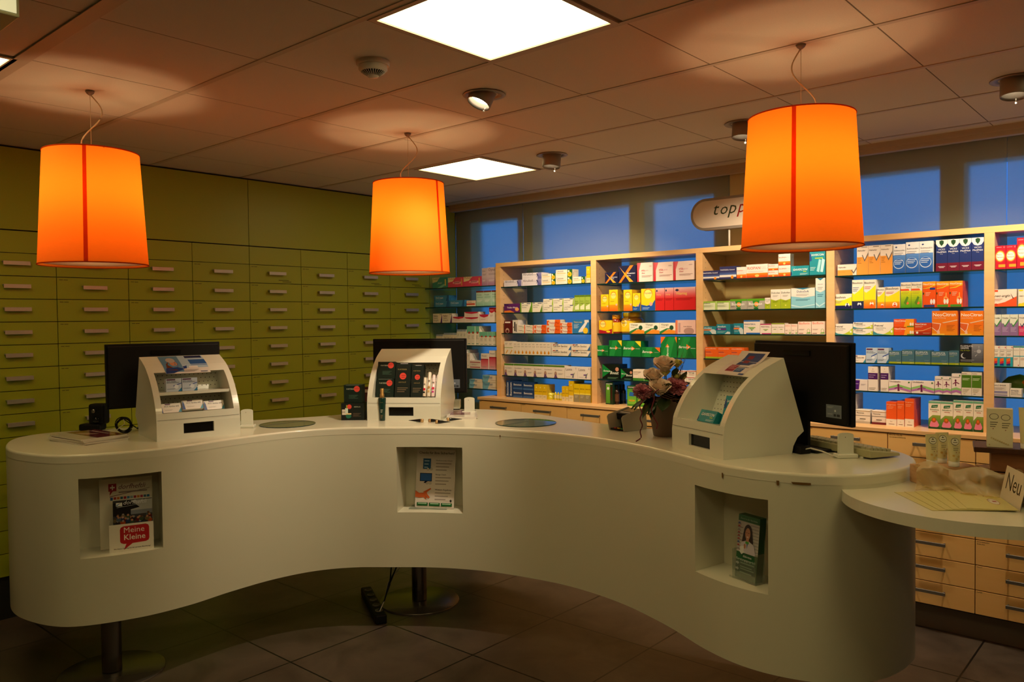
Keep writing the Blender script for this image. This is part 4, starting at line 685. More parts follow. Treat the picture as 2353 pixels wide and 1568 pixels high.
S(3, 2, 'D', 'pretu 78 308 1165; pretu 312 548 1147 s2; pretu 552 795 1147; neof 797 1040 1108 s2; neod 1042 1248 1153; neobig 1252 1560 1010; neobig 1590 1874 1010')
S(3, 3, 'E', 'acc 78 262 243; acc 268 462 245; accg 465 738 156 n2; fluim 740 890 190; fluim 893 1047 178; fluim 1050 1240 183; fluim 1242 1452 197; fluim 1455 1578 190; fluib 1582 1874 107')
S(3, 4, 'E', 'purpw 120 273 530; purpw 278 485 535; weled 488 605 378; weled 638 735 378; umck 738 1003 545; umck 1007 1280 552; umckt 1285 1485 497 n2; umckt 1487 1603 462; biomed 1605 1850 446 n2')
S(3, 5, 'E', 'pect 100 205 695; pect 208 328 705; burgo 707 833 800; burgo 835 925 793; burgo 928 1040 762; echina 1210 1505 797 n2; echina 1507 1870 790 n3')
S(4, 0, 'D', 'bucco 2010 2265 228 n2; bucco 2268 2400 135')
S(4, 1, 'D', 'neoang 1985 2268 752; neoangy 2282 2480 748')
S(4, 2, 'D', 'triop 1985 2283 1053 n3; triopp 2287 2385 1050')
S(4, 3, 'E', 'rain 1988 2222 131 n3; rhin 2225 2385 135 n2')
S(4, 4, 'E', 'emser 1978 2180 580; emser2 2182 2325 645')

zrow = lambda bay, row: (cz[row] if bay == 5 else (1.005 if row == 5 else sz[bay][row]))
n2w = {1: 'one', 2: 'two', 3: 'three', 4: 'four', 5: 'five', 6: 'six', 7: 'seven', 8: 'eight', 9: 'nine', 10: 'ten', 11: 'eleven', 12: 'twelve'}
flat = []
for (bay, row, k, ua, ub, vt, n, st) in CAT:
    off = .006 if row != 5 or bay == 5 else .0
    XF = BX + (.009 if bay < 5 else .022)
    if row == 5 and bay < 5: XF = BX + (.0 if bay == 3 else .01)
    ya, yb = atX(ua, vt, XF).y, atX(ub, vt, XF).y
    zt = atX((ua + ub) / 2, vt, XF).z; h = max(.03, zt - zrow(bay, row)) 
    if row < 5 and row > 0:
        ceil_z = zrow(bay, row - 1) - .009
        h = min(h, ceil_z - zrow(bay, row) - .003)
    if row == 0 and bay < 5: h = min(h, 1.978 - zrow(bay, 0))
    w_ = (ya - yb) / n
    for i in range(n):
        for s_ in range(st):
            flat.append(dict(bay=bay, row=row, k=k, y=ya - (i + .5) * w_, w=w_ - .0012, h=h / st - .0004, z=zrow(bay, row) + s_ * h / st, x=XF, st=st, s=s_))
mesh_cache = {}
from collections import defaultdict
grp = defaultdict(list)
for f in flat: grp[(f['bay'], f['row'], f['k'])].append(f)
for (bay, row, k), lst in grp.items():
    cols_y = sorted(set(round(f['y'], 4) for f in lst), reverse=True); nc = len(cols_y)
    for f in lst:
        key = (k, round(f['w'], 3), round(f['h'], 3))
        d_ = min(.2, max(.05, f['h'] * .9 if f['st'] == 1 else f['w'] * .5)); d_ = min(d_, .2)
        if key not in mesh_cache:
            o = carton_mesh(k, f['w'], f['h'], d_).build('medicine_carton', 'pack'); mesh_cache[key] = o.data
        else:
            o = bpy.data.objects.new('medicine_carton', mesh_cache[key]); COL.objects.link(o)
        # local +x faces the room (world -x); local +y is world -y
        o.location = (f['x'] + random.uniform(0, .004), f['y'], f['z']); o.rotation_euler = (0, 0, PI + (random.uniform(-.012, .012) if nc < 4 and f['st'] == 1 else 0))
        ci = cols_y.index(round(f['y'], 4))
        ph = K[k][0]
        pos = ''
        if nc > 1: pos = ', %s of %s' % (ordn[ci], n2w[nc])
        stk = ''
        if f['st'] > 1: stk = ', ' + (['bottom', 'top'] if f['st'] == 2 else ['bottom', 'middle', 'top'])[f['s']] + ' of stack'
        if bay < 5: lab = ph + pos + stk + ', ' + ('on worktop' if row == 5 else row_nm[row]) + ', ' + bay_nm[bay]
        else: lab = ph + pos + stk + ', ' + ['topmost', 'second', 'third', 'fourth', 'fifth', 'lowest'][row] + ' corner glass shelf'
        wds = lab.split()
        if len(wds) > 16: lab = lab.replace(' with ', ', ', 1).replace(' of stack', '').replace('white over ', ''); 
        if len(lab.split()) > 16: lab = lab.replace(' and ', ' ').replace('wooden ', '').replace('closed-back ', '')
        if len(lab.split()) > 16: print('LONG', lab)
        tag(o, lab, 'carton', ('%ss on the %s' % (ph.split(' with')[0].split(' fading')[0], (row_nm[row] + ' of the ' + bay_nm[bay]))) if len(lst) > 1 else None)
exec(open('/workdir/part2.py').read()) if False else None

# ------------------------------------------------------------------ COUNTER
ZT, ZB, N0, N1 = 1.05, .335, .615, .948
ctrl = [(.13, 1.36), (.115, 1.13), (.20, .895), (.42, .775), (.64, .745), (.86, .765), (1.08, .765), (1.28, .72), (1.44, .62), (1.57, .47), (1.71, .29), (1.815, .09), (1.875, -.12), (1.915, -.40), (1.885, -.70),
        (1.79, -.99), (1.675, -1.23), (1.628, -1.40), (1.635, -1.55), (1.69, -1.69), (1.80, -1.795), (1.95, -1.845), (2.12, -1.845), (2.28, -1.77), (2.39, -1.62), (2.42, -1.35), (2.35, -.95), (2.30, -.50), (2.38, -.05),
        (2.47, .33), (2.43, .64), (2.2, .90), (1.88, 1.07), (1.60, 1.16), (1.25, 1.32), (.90, 1.50), (.60, 1.63), (.40, 1.69), (.24, 1.61)]
def cr_closed(P, n):
    out = []
    N = len(P)
    for i in range(N):
        p0, p1, p2, p3 = [Vector(P[(i + k) % N]) for k in (-1, 0, 1, 2)]
        for q in range(n):
            t = q / n
            out.append(.5 * ((2 * p1) + (p2 - p0) * t + (2 * p0 - 5 * p1 + 4 * p2 - p3) * t * t + (-p0 + 3 * p1 - 3 * p2 + p3) * t ** 3))
    return out
OUT = cr_closed(ctrl, 8)
def pix(p):
    d = Vector(p) - CAM; q = [sum(RC[k][i] * d[i] for i in range(3)) for k in range(3)]
    return FX * q[0] / q[2] + 1176.5, FX * q[1] / q[2] + 784
def off_outline(P, e):
    n = len(P); o = []
    for i in range(n):
        t = (P[(i + 1) % n] - P[i - 1]).normalized(); nn = Vector((t.y, -t.x)); o.append(P[i] + nn * e)
    return o
area = sum(OUT[i].x * OUT[(i + 1) % len(OUT)].y - OUT[(i + 1) % len(OUT)].x * OUT[i].y for i in range(len(OUT)))
sgn = 1 if area > 0 else -1
front_n = 23 * 8
us = [pix((p.x, p.y, .78))[0] for p in OUT[:front_n]]
nich = []
pts2 = list(OUT)
def insert_at(u):
    for i in range(8, front_n - 1):
        if us[i] <= u <= us[i + 1]:
            f = (u - us[i]) / (us[i + 1] - us[i]); return i + f
    return None
marks = []
for (ua, ub) in ((182, 373), (912, 1063), (1597, 1765)):
    marks += [insert_at(ua), insert_at(ub)]
allp = [(float(i), p) for i, p in enumerate(OUT)]
for mk in marks:
    i = int(mk); allp.append((mk, OUT[i].lerp(OUT[(i + 1) % len(OUT)], mk - i)))
allp.sort(key=lambda q: q[0])
idx = [q[0] for q in allp]; PT = [q[1] for q in allp]; NP = len(PT)
counter = thing('service_counter', 'long wavy white service counter in the middle of the pharmacy', 'counter', (1.7, -.2, 0))
off = Vector((1.7, -.2, 0))
def L3(p, z): return (p.x - off.x, p.y - off.y, z)
body = MB(); zl = [ZB, N0, N1, ZT - .036]
nr = [(marks[0], marks[1]), (marks[2], marks[3]), (marks[4], marks[5])]
for i in range(NP):
    j = (i + 1) % NP; mid = idx[i] + 1e-3
    for q in range(3):
        if q == 1 and any(a - 1e-6 <= mid < b_ for a, b_ in nr): continue
        f = [L3(PT[i], zl[q]), L3(PT[j], zl[q]), L3(PT[j], zl[q + 1]), L3(PT[i], zl[q + 1])]
        body.face(f if sgn > 0 else f[::-1], None, 0, True)
un = MB(); un.face([L3(p, ZB) for p in (PT[::-1] if sgn > 0 else PT)]); un.build('underside', 'lacquer_body', counter)
o = body.build('body', 'lacquer_body', counter, merge=True)
NI = []
for (a, b_) in nr:
    fr = [PT[k] for k in range(NP) if a - 1e-6 <= idx[k] <= b_ + 1e-6]
    ch = (fr[-1] - fr[0]).normalized(); nn = Vector((-ch.y, ch.x))
    if (nn.x * RC[2][0] + nn.y * RC[2][1]) < 0: nn = -nn
    dpt = .17; b0, b1 = fr[0] + nn * dpt, fr[-1] + nn * dpt
    NI.append((fr[0], fr[-1], b0, b1, ch, nn))
    nb = MB()
    nb.face([L3(p, N0) for p in fr] + [L3(b1, N0), L3(b0, N0)]); nb.face([L3(p, N1) for p in fr] + [L3(b1, N1), L3(b0, N1)])
    nb.face([L3(fr[0], N0), L3(b0, N0), L3(b0, N1), L3(fr[0], N1)]); nb.face([L3(fr[-1], N0), L3(b1, N0), L3(b1, N1), L3(fr[-1], N1)])
    nb.face([L3(b0, N0), L3(b1, N0), L3(b1, N1), L3(b0, N1)])
    nb.build('niche', 'lacquer', counter)
top = MB(); prof = [(0, -.036), (0, -.0105), (0, -.010), (-.001, -.0055), (-.0035, -.002), (-.0075, -.0003), (-.010, 0)]
rings = [[L3(p, ZT + dz_) for p in off_outline(OUT, (.0008 + e) * sgn)] for e, dz_ in prof]
n = len(OUT); vs = [q for r in rings for q in r]
top.add(vs, [(a * n + i, a * n + (i + 1) % n, (a + 1) * n + (i + 1) % n, (a + 1) * n + i) for a in range(1, len(prof) - 1) for i in range(n)], None, 0, True)
top.add(rings[0] + rings[1], [(i, (i + 1) % n, n + (i + 1) % n, n + i) for i in range(n)], None, 0, True)
top.add(rings[-1], [tuple(range(n))]); top.add(rings[0], [tuple(range(n))[::-1]])
top.build('countertop', 'lacquer', counter)
# chips in the paint below the top edge
chips = MB()
for (u, v, w_, h_) in ((1664, 1078, 4, 10), (1785, 1093, 6, 8), (1840, 1093, 40, 1.5), (1154, 987, 3, 1.5)):
    best = min(range(front_n), key=lambda i: abs(pix((OUT[i].x, OUT[i].y, ZT - .04))[0] - u)); p = OUT[best]; q = OUT[best + 1]
    t_ = (q - p).normalized(); nn = Vector((t_.y, -t_.x)) * sgn * .0036
    D_ = (Vector((p.x, p.y, 1)) - CAM).length; s_ = D_ / FX; zc = ZT - .036 - .0
    chips.face([(p.x + t_.x * a + nn.x - off.x, p.y + t_.y * a + nn.y - off.y, zc + b2) for a, b2 in ((-w_ / 2 * s_, .006), (w_ / 2 * s_, .006), (w_ / 2 * s_, -h_ * .5 * s_), (w_ * .1 * s_, -h_ * s_), (-w_ * .4 * s_, -h_ * .6 * s_))])
tag(chips.build('paint_chips', mat('chipped_board', '6a4a18', .8), counter), kind='stuff')
# round side shelf
def stad(r): return [(1.885 + r * math.cos(2 * PI * k / 96) - off.x, -2.08 + r * math.sin(2 * PI * k / 96) - off.y) for k in range(96)]
sb = MB(); sb.prism(stad(.40), .962, 1.0, sm=False); bevel(sb.build('side_shelf', 'lacquer', counter), .003)
def post(x, y, r, label=None, disc=.225):
    b = MB(); b.lathe([(r, .012), (r, ZB)], 28, (x - off.x, y - off.y, 0)); b.build('post', 'dark_steelpost', counter)
    b = MB(); b.lathe([(disc, 0), (disc, .006), (disc - .004, .008), (.001, .008)], 64, (x - off.x, y - off.y, 0)); b.build('foot_plate', 'disc', counter)
post(1.97, .70, .042); post(.455, 1.10, .042)
b = MB(); b.lathe([(.14, 0), (.15, .01), (.15, .03), (.14, .04), (.001, .04)], 48, (2.75 - off.x, -1.43 - off.y, 0)); 
b.build('rear_foot', 'lacquer', counter)

# ------------------------------------------------------------------ display housings on the counter
PF_ = [(0, 0), (0, .078), (.006, .125), (.02, .16), (.042, .20), (.072, .242), (.105, .277), (.14, .305), (.19, .337), (.285, .376)]
PB_ = [(.384, .085), (.352, .062), (.332, .03), (.325, 0)]
def fine(P_, n_=3):
    o = []
    for i in range(len(P_) - 1):
        a_, b_, c_, d_ = [Vector(q) for q in (P_[max(i - 1, 0)], P_[i], P_[i + 1], P_[min(i + 2, len(P_) - 1)])]
        for q in range(n_):
            t_ = q / n_; o.append(tuple(b_.lerp(c_, t_)) if i == 0 else tuple(.5 * ((2 * b_) + (c_ - a_) * t_ + (2 * a_ - 5 * b_ + 4 * c_ - d_) * t_ ** 2 + (-a_ + 3 * b_ - 3 * c_ + d_) * t_ ** 3)))
    return o + [P_[-1]]
def housing(label, origin, ang, w, shelf=False):
    t = thing('display_housing', label, 'display housing', (origin[0], origin[1], ZT), R_(ang), 'white curved display housings on the counter')
    PF = [PF_[0]] + fine(PF_[1:]); b = MB(); xi = .028; xs = [0, xi, w - xi, w]; slot = (.118, .256, .026, .073)
    for i in range(len(PF) - 1):
        (y0, z0), (y1, z1) = PF[i], PF[i + 1]
        for k in range(3):
            if k == 1 and 4 <= i < 19: continue
            if i == 0 and k == 1:
                sx0, sx1, sz0, sz1 = slot
                for (a, c, e, g) in ((xs[1], sx0, 0, z1), (sx1, xs[2], 0, z1), (sx0, sx1, 0, sz0), (sx0, sx1, sz1, z1)): b.face([(a, 0, e), (c, 0, e), (c, 0, g), (a, 0, g)])
                b.face([(sx0, 0, sz0), (sx0, .014, sz0), (sx0, .014, sz1), (sx0, 0, sz1)]); b.face([(sx1, 0, sz0), (sx1, .014, sz0), (sx1, .014, sz1), (sx1, 0, sz1)])
                b.face([(sx0, 0, sz0), (sx1, 0, sz0), (sx1, .014, sz0), (sx0, .014, sz0)]); b.face([(sx0, 0, sz1), (sx1, 0, sz1), (sx1, .014, sz1), (sx0, .014, sz1)])
                continue
            b.face([(xs[k], y0, z0), (xs[k + 1], y0, z0), (xs[k + 1], y1, z1), (xs[k], y1, z1)], None, 0, i > 1)
    full = PF + PB_
    b.face([(0, y, z) for y, z in full]); b.face([(w, y, z) for y, z in full[::-1]])
    for i in range(len(PF) - 1, len(full) - 1):
        (y0, z0), (y1, z1) = full[i], full[i + 1]; b.face([(0, y0, z0), (w, y0, z0), (w, y1, z1), (0, y1, z1)])
    b.face([(0, 0, 0), (0, .325, 0), (w, .325, 0), (w, 0, 0)])
    fy, fz, ty, tz = .165, .108, .245, .292
    b.face([(xi, .006, .125), (w - xi, .006, .125), (w - xi, fy, fz), (xi, fy, fz)])
    b.face([(xi, .14, .305), (w - xi, .14, .305), (w - xi, ty, tz), (xi, ty, tz)])
    op = PF[4:20]
    for x in (xi, w - xi): b.face([(x, y, z) for y, z in op] + [(x, ty, tz), (x, fy, fz)])
    b.box(.004, -.0004, .094, w - .004, 0, .0950, None, 1)
    b.build('shell', ['terminal', 'hole'], t)
    b = MB(); b.face([(xi, fy, fz), (w - xi, fy, fz), (w - xi, ty, tz), (xi, ty, tz)])
    nx = int((w - 2 * xi) / .021); nz_ = 10
    for r in range(nz_):
        for q in range(nx):
            f = (r + .6) / nz_; cx = xi + .012 + q * .021 + (.0105 if r % 2 else 0)
            if cx > w - xi - .006: continue
            cy, cz_ = fy + (ty - fy) * f - .0008, fz + (tz - fz) * f
            dy_, dz__ = (ty - fy), (tz - fz); ll = math.hypot(dy_, dz__); dy_ /= ll; dz__ /= ll
            b.face([(cx + .0024 * math.cos(a), cy + .0024 * math.sin(a) * dy_, cz_ + .0024 * math.sin(a) * dz__) for a in [i * PI / 3 for i in range(6)]], None, 1)
    b.build('perforated_panel', ['terminal', 'hole'], t)
    if shelf:
        b = MB(); b.box(xi, .062, .207, w - xi, .205, .213); b.box(xi, .058, .203, w - xi, .063, .217); b.build('shelf', 'terminal', t)
    b = MB(); b.box(slot[0], .012, slot[2], slot[1], .0138, slot[3]); b.build('display_window', 'black_gloss', t)
    return t
def frame_pt(origin, ang, x, y, z):
    a = R_(ang); return (origin[0] + x * math.cos(a) - y * math.sin(a), origin[1] + x * math.sin(a) + y * math.cos(a), ZT + z)
H1, A1, W1 = (.609, .936), -10.4, .381
H2, A2, W2 = (1.670, .763), -56.3, .405
H3, A3, W3 = (1.876, -.978), -116.4, .340
housing('white curved display housing at the left, with an inner shelf and photo leaflet', H1, A1, W1, True)
housing('white curved display housing in the middle, holding dark green cartons and tubes', H2, A2, W2)
housing('white curved display housing at the right, nearest the viewer, nearly empty', H3, A3, W3)
def put_carton(kind, w, h, d, pos, rz, label, tilt=0, cat='carton', group=None, name='carton', mt='pack'):
    o = carton_mesh(kind, w, h, d).build(name, mt); o.rotation_mode = 'ZYX' if False else 'XYZ'
    o.matrix_world = Matrix.Translation(pos) @ Matrix.Rotation(rz, 4, 'Z') @ Matrix.Rotation(-tilt, 4, 'Y')
    return tag(o, label, cat, group)
# in the left housing
for q in range(2): put_carton('accg', .07, .062, .03, frame_pt(H1, A1, .112 + q * .073, .12, .2135), R_(A1 - 90), ['left', 'right'][q] + ' grey-blue carton on the inner shelf of the left display housing', .06, group='grey-blue cartons in the left display housing')
for q, (x_, z_, l_) in enumerate(((.085, .102, 'leftmost'), (.185, .112, 'middle'), (.285, .102, 'rightmost'))):
    put_carton('acc', .095, .045, .03, frame_pt(H1, A1, x_, .075, z_ + .018), R_(A1 - 90), l_ + ' white flat carton in the bottom of the left display housing', .45, group='white flat cartons in the left display housing')
# in the middle housing
put_carton('furt', .098, .098, .05, frame_pt(H2, A2, .085, .045, .1235), R_(A2 - 90), 'dark green carton with coral sticker, bottom left inside the middle display housing', .22, group='dark green cartons inside the middle display housing')
put_carton('furt', .098, .094, .05, frame_pt(H2, A2, .088, .068, .2215), R_(A2 - 90), 'dark green carton with coral sticker, stacked top left inside the middle display housing', .22, group='dark green cartons inside the middle display housing')
put_carton('furtt', .084, .185, .045, frame_pt(H2, A2, .182, .045, .1235), R_(A2 - 90), 'taller black-green carton with coral sticker inside the middle display housing', .24)
put_carton('furtt', .066, .175, .045, frame_pt(H2, A2, .262, .048, .1235), R_(A2 - 90), 'narrower black-green carton with coral sticker inside the middle display housing', .24)
lipc = [('d8c8b0', 'c82838'), ('d9cdb8', 'b08850'), ('e4ccc8', 'd83a58'), ('e0d0cc', 'c83060')]
for q in range(4):
    x_ = .300 + q * .0245; hh = (.105, .135, .12, .12)[q]
    b = MB(); b.lathe([(.010, 0), (.0105, .004), (.0105, hh * .55), (.0098, hh * .56), (.0098, hh - .006), (.007, hh), (.001, hh)], 20, col=lipc[q][0])
    decor(b, [('c', .5, .36, .4, lipc[q][1]), ('r', .2, .6, .8, .66, '8a8078'), ('r', .2, .16, .8, .24, ['1c1c20', 'c8a868', 'c83888', 'd84890'][q])], .018, hh, lambda x, y, e: (-.009 + x, -.0112 - e, y))
    o = b.build('cosmetic_tube', 'gloss'); o.matrix_world = Matrix.Translation(frame_pt(H2, A2, x_, .066, .1245)) @ Matrix.Rotation(R_(A2), 4, 'Z') @ Matrix.Rotation(-.30, 4, 'X')
    tag(o, ['slim clear tube with a red heart, leftmost in the middle display housing', 'tallest white tube with gold rings in the middle display housing', 'white tube with red heart, third in the middle display housing', 'white and pink tube at the right end of the middle display housing'][q], 'cosmetic tube', 'cosmetic tubes in the middle display housing')
# in the right housing
put_carton('gavi', .105, .05, .03, frame_pt(H3, A3, .175, .036, .1235), R_(A3 - 90), 'turquoise carton lying at the front of the right display housing', .5)
put_carton('gavit', .072, .12, .025, frame_pt(H3, A3, .272, .075, .118), R_(A3 - 68), 'tall turquoise carton leaning on the right wall of the right display housing', .42)
# leaflets draped over the tops
def leaflet(origin, ang, x0, x1, f0, f1, prims, label, curl=.0):
    prof_ = PF_[5:]; 
    def on(t):
        t = max(0, min(1, t)) * (len(prof_) - 1); i = min(int(t), len(prof_) - 2); f = t - i
        return Vector(prof_[i]).lerp(Vector(prof_[i + 1]), f)
    w_, h_ = x1 - x0, .15
    b = MB()
    def fr(x, y, e):
        f = f0 + (f1 - f0) * (y / h_); p = on(f); up = .0015 + e + curl * max(0, (y / h_) - .6) ** 2
        if f < 0: p = Vector(prof_[0]) + Vector((-.0, f * .12)); 
        return (x0 + x + (y / h_) * .0, p.x - up * .5, p.y + up)
    N = 10
    for j in range(N): b.face([fr(0, h_ * j / N, 0), fr(w_, h_ * j / N, 0), fr(w_, h_ * (j + 1) / N, 0), fr(0, h_ * (j + 1) / N, 0)], 'dcd6d0', 0, True)
    # printed areas follow the curve in strips
    for ip, p in enumerate(prims):
        if p[0] == 'r':
            _, a, c, d, e2, col_ = p; n_ = max(1, int((e2 - c) * 10))
            for k in range(n_): 
                ya, yb = c + (e2 - c) * k / n_, c + (e2 - c) * (k + 1) / n_
                b.face([fr(a * w_, ya * h_, .0006 + ip * .00012), fr(d * w_, ya * h_, .0006 + ip * .00012), fr(d * w_, yb * h_, .0006 + ip * .00012), fr(a * w_, yb * h_, .0006 + ip * .00012)], col_)
        else:
            decor(b, [p], w_, h_, lambda x, y, e, ip=ip: fr(x, y, .0004 + ip * .00012 + e))
    o = b.build('leaflet', 'gloss'); o.location = (origin[0], origin[1], ZT); o.rotation_euler = (0, 0, R_(ang)); return tag(o, label, 'leaflet')
leaflet(H1, A1, .080, .287, .42, .98, [('r', .0, .12, .42, 1, '5c86a8'), ('r', .42, .35, 1, 1, 'a8c0d4'), ('r', .62, .5, 1, .8, '2a5a9c'), ('r', .58, .88, .97, .99, '1c2450'), ('p', [(.06, .25), (.3, .2), (.34, .6), (.2, .8), (.08, .6)], '6a3420'), ('e', .25, .62, .08, 'c88a6a', .13), ('e', .22, .78, .1, 'b0a8a0', .12), ('p', [(.0, 0), (.18, .02), (.45, .28), (.3, .4), (.05, .35)], '1c3a78'), ('p', [(.44, .3), (.5, .3), (.52, .48), (.42, .42)], '1a3c80'), ('r', .56, .32, .76, .44, 'e4e0dc'), ('l', .42, .2, .75, 3, '7a7a80'), ('r', .78, .06, .94, .1, '2a3a68')], 'photo leaflet of a woman in winter hat, on top of left display housing')
leaflet(H3, A3, .105, .275, .50, 1.0, [('r', .0, .02, .95, .72, 'd8d0cc'), ('r', .3, .45, .9, .95, '24407a'), ('r', .42, .62, .62, .9, '7a2434'), ('r', .2, .2, .5, .55, '8a2a3c'), ('r', .52, .18, .8, .42, '2a5088'), ('c', .88, .55, .08, 'e4e0dc'), ('l', .24, .5, .5, 4, 'd8a0a8'), ('l', .55, .38, .78, 3, 'a8c0e0'), ('r', .8, .04, .97, .12, '24407a')], 'red and blue printed leaflet on top of the right display housing', .12)

# ------------------------------------------------------------------ monitors seen from behind
def monitor(label, origin, ang, x0, x1, y, z0, z1, yaw=0, tilt=.06):
    w_, h_ = x1 - x0, z1 - z0
    p = frame_pt(origin, ang, (x0 + x1) / 2, y, 0)
    t = thing('monitor', label, 'computer monitor', p, R_(ang + yaw), 'black computer monitors behind the display housings')
    b = MB(); b.box(-w_ / 2, .014, z0, w_ / 2, .034, z1); sc_ = b.build('screen_frame', 'black', t); bevel(sc_, .003)
    b = MB(); b.box(-w_ / 2 + .008, 0, z0 + .008, w_ / 2 - .008, .0145, z1 - .008); bevel(b.build('back_cover', 'black', t), .006)
    b = MB(); b.box(-.07, -.006, z1 - .055, .07, .001, z1 - .035); b.build('carry_grip', 'black_gloss', t)
    b = MB(); b.box(-.055, .0, .012, .055, .014, z0 + .12); b.build('stand_neck', 'black', t)
    b = MB(); b.box(-.11, -.012, .0005, .11, .14, .012); bevel(b.build('stand_base', 'black', t), .004)
    if yaw >= 0 or True:
        b = MB(); fr = lambda x, y, e: (w_ / 2 - .112 + x, -.0003 - e, z0 + .03 + y)
        b.face([fr(0, 0, 0), fr(.075, 0, 0), fr(.075, .05, 0), fr(0, .05, 0)], '6a7480')
        decor(b, [('l', .08, .85, .5, 3, 'b0b8c0'), ('r', .5, .12, .65, .3, '20242a'), ('r', .7, .12, .9, .3, '20242a'), ('c', .6, .55, .06, 'c0c8d0'), ('l', .1, .3, .45, 2, 'b0b8c0')], .075, .05, fr)
        b.build('rating_sticker', 'pack', t)
monitor('black monitor back behind the left display housing', H1, A1, -.122, .425, .398, .122, .438)
monitor('black monitor back behind the middle display housing', H2, A2, -.092, .468, .400, .112, .430)
monitor('black monitor back behind the right display housing, with grey rating sticker', H3, A3, .012, .535, .412, .118, .435, 2)

# ------------------------------------------------------------------ small things on the counter
def nfc(label, u, v, ang):
    p = atZ(u, v, ZT); t = thing('tap_reader_stand', label, 'card reader', (p.x, p.y, ZT), ang, 'white upright reader stands on the counter')
    b = MB(); b.box(-.04, -.022, 0, .04, .022, .016); bevel(b.build('base', 'terminal', t), .004)
    b = MB(); pl = [(-.026, .016), (.026, .016), (.026, .085)] + [(.026 * math.cos(a), .085 + .006 * math.sin(a)) for a in [PI * k / 8 for k in range(1, 8)]] + [(-.026, .085)]
    vs = [(x, -.006, z) for x, z in pl] + [(x, .006, z) for x, z in pl]; n_ = len(pl)
    b.add(vs, [tuple(range(n_)), tuple(range(2 * n_ - 1, n_ - 1, -1))] + [(i, (i + 1) % n_, n_ + (i + 1) % n_, n_ + i) for i in range(n_)])
    bevel(b.build('plate', 'terminal', t), .003)
    b = MB(); b.lathe([(.001, -.0008), (.0016, -.0008), (.0016, 0)], 10); o = b.build('status_light', 'hole', t); o.matrix_local = Matrix.Translation((-.004, -.0062, .078)) @ Matrix.Rotation(PI / 2, 4, 'X')
va = view_a + PI / 2
nfc('white upright reader stand right of the left display housing', 568, 983, va + .05)
nfc('white upright reader stand right of the middle monitor', 1079, 951, va - .25)
nfc('white upright reader stand near the right end of the counter', 1943, 1052, va + .1)

def magazines(label_top, label_rest, pts, n, thick, cover, group):
    P_ = [atZ(u, v, ZT) for u, v in pts]; c = sum(P_, Vector()) / 4
    ex = (P_[1] - P_[0]); ey = (P_[3] - P_[0]); wx, wy = ex.length, ey.length; rz = math.atan2(ex.y, ex.x)
    for k in range(n):
        b = MB(); z0 = ZT + k * thick
        b.box(-wx / 2, -wy / 2, 0, wx / 2, wy / 2, thick - .0003, 'd8d0c4')
        if k == n - 1: decor(b, cover, wx, wy, lambda x, y, e: (-wx / 2 + x, -wy / 2 + y, thick - .0003 + e))
        o = b.build('magazine', 'gloss'); o.location = (c.x + random.uniform(-.004, .004), c.y + random.uniform(-.004, .004), z0 + .0002); o.rotation_euler = (0, 0, rz + random.uniform(-.05, .05))
        tag(o, label_top if k == n - 1 else label_rest, 'magazine', group)
magazines('topmost magazine with dark red cover, stack at the left counter end', 'magazine under the red-covered one, stack at the left counter end', [(140, 1014), (218, 1026), (272, 1010), (192, 999)], 6, .0045,
          [('r', 0, .35, 1, 1, '6a2030'), ('r', 0, 0, 1, .35, 'c8bcb0'), ('l', .1, .85, .8, 2, 'e8e0d8'), ('p', [(.2, .4), (.5, .4), (.6, .7), (.3, .6)], 'b08a80')], 'magazines at the left counter end')
magazines('topmost violet brochure beside the middle display housing', 'brochure under the violet one, beside the middle display housing', [(1022, 964), (1090, 963), (1100, 948), (1035, 947)], 3, .004,
          [('r', .1, .3, .8, .95, '7a4a58'), ('p', [(.3, .5), (.7, .5), (.8, .9), (.4, .9)], 'a88a94'), ('t', 'Mitgliederangebote', .05, .14, .9, 'e8e0e0', 'b')], 'brochures beside the middle display housing')

# black desk phone / scanner with coiled cable
p = atZ(225, 990, ZT)
t = thing('barcode_scanner', 'black hand scanner standing in its cradle at the left counter end', 'scanner', (p.x, p.y + .02, ZT), va)
b = MB(); b.box(-.075, -.03, 0, .03, .05, .035); bevel(b.build('cradle', 'black', t), .01, 3)
b = MB(); b.box(-.03, -.02, .03, .05, .045, .135); o = b.build('scanner_head', 'black', t); bevel(o, .012, 3)
b = MB(); b.lathe([(.001, 0), (.016, .0), (.018, .006), (.010, .016), (.001, .016)], 20); o = b.build('lens', 'black_gloss', t); o.matrix_local = Matrix.Translation((.012, -.02, .055)) @ Matrix.Rotation(PI / 2, 4, 'X')
b = MB(); b.lathe([(.001, 0), (.012, 0), (.010, .008), (.001, .008)], 16); o = b.build('button', 'steel', t); o.matrix_local = Matrix.Translation((.0, -.02, .10)) @ Matrix.Rotation(PI / 2, 4, 'X')
b = MB(); q = atZ(285, 996, ZT) - Vector((p.x, p.y + .02, ZT)); rr = Matrix.Rotation(-va, 3, 'Z'); q = rr @ q
path = []
for k in range(140):
    a = k / 139 * 2 * PI * 5.3; r = .036 + .006 * math.sin(a * .37); path.append((q.x + r * math.cos(a) + .004 * math.sin(a * .2), q.y + .012 * math.sin(a * .6), .04 + r * math.sin(a) * .95))
path += [(q.x + .05, q.y + .03, .02), (q.x + .09, q.y + .05, .006)]
b.tube(path, .0026, 5); b.build('coiled_cable', 'black', t)
b = MB(); b.tube([(q.x + .01, q.y - .02, .07), (q.x + .02, q.y - .03, .05), (q.x - .02, q.y - .035, .02), (q.x - .04, q.y - .03, .004)], .0018, 5); b.build('white_tie', 'white_metal', t)

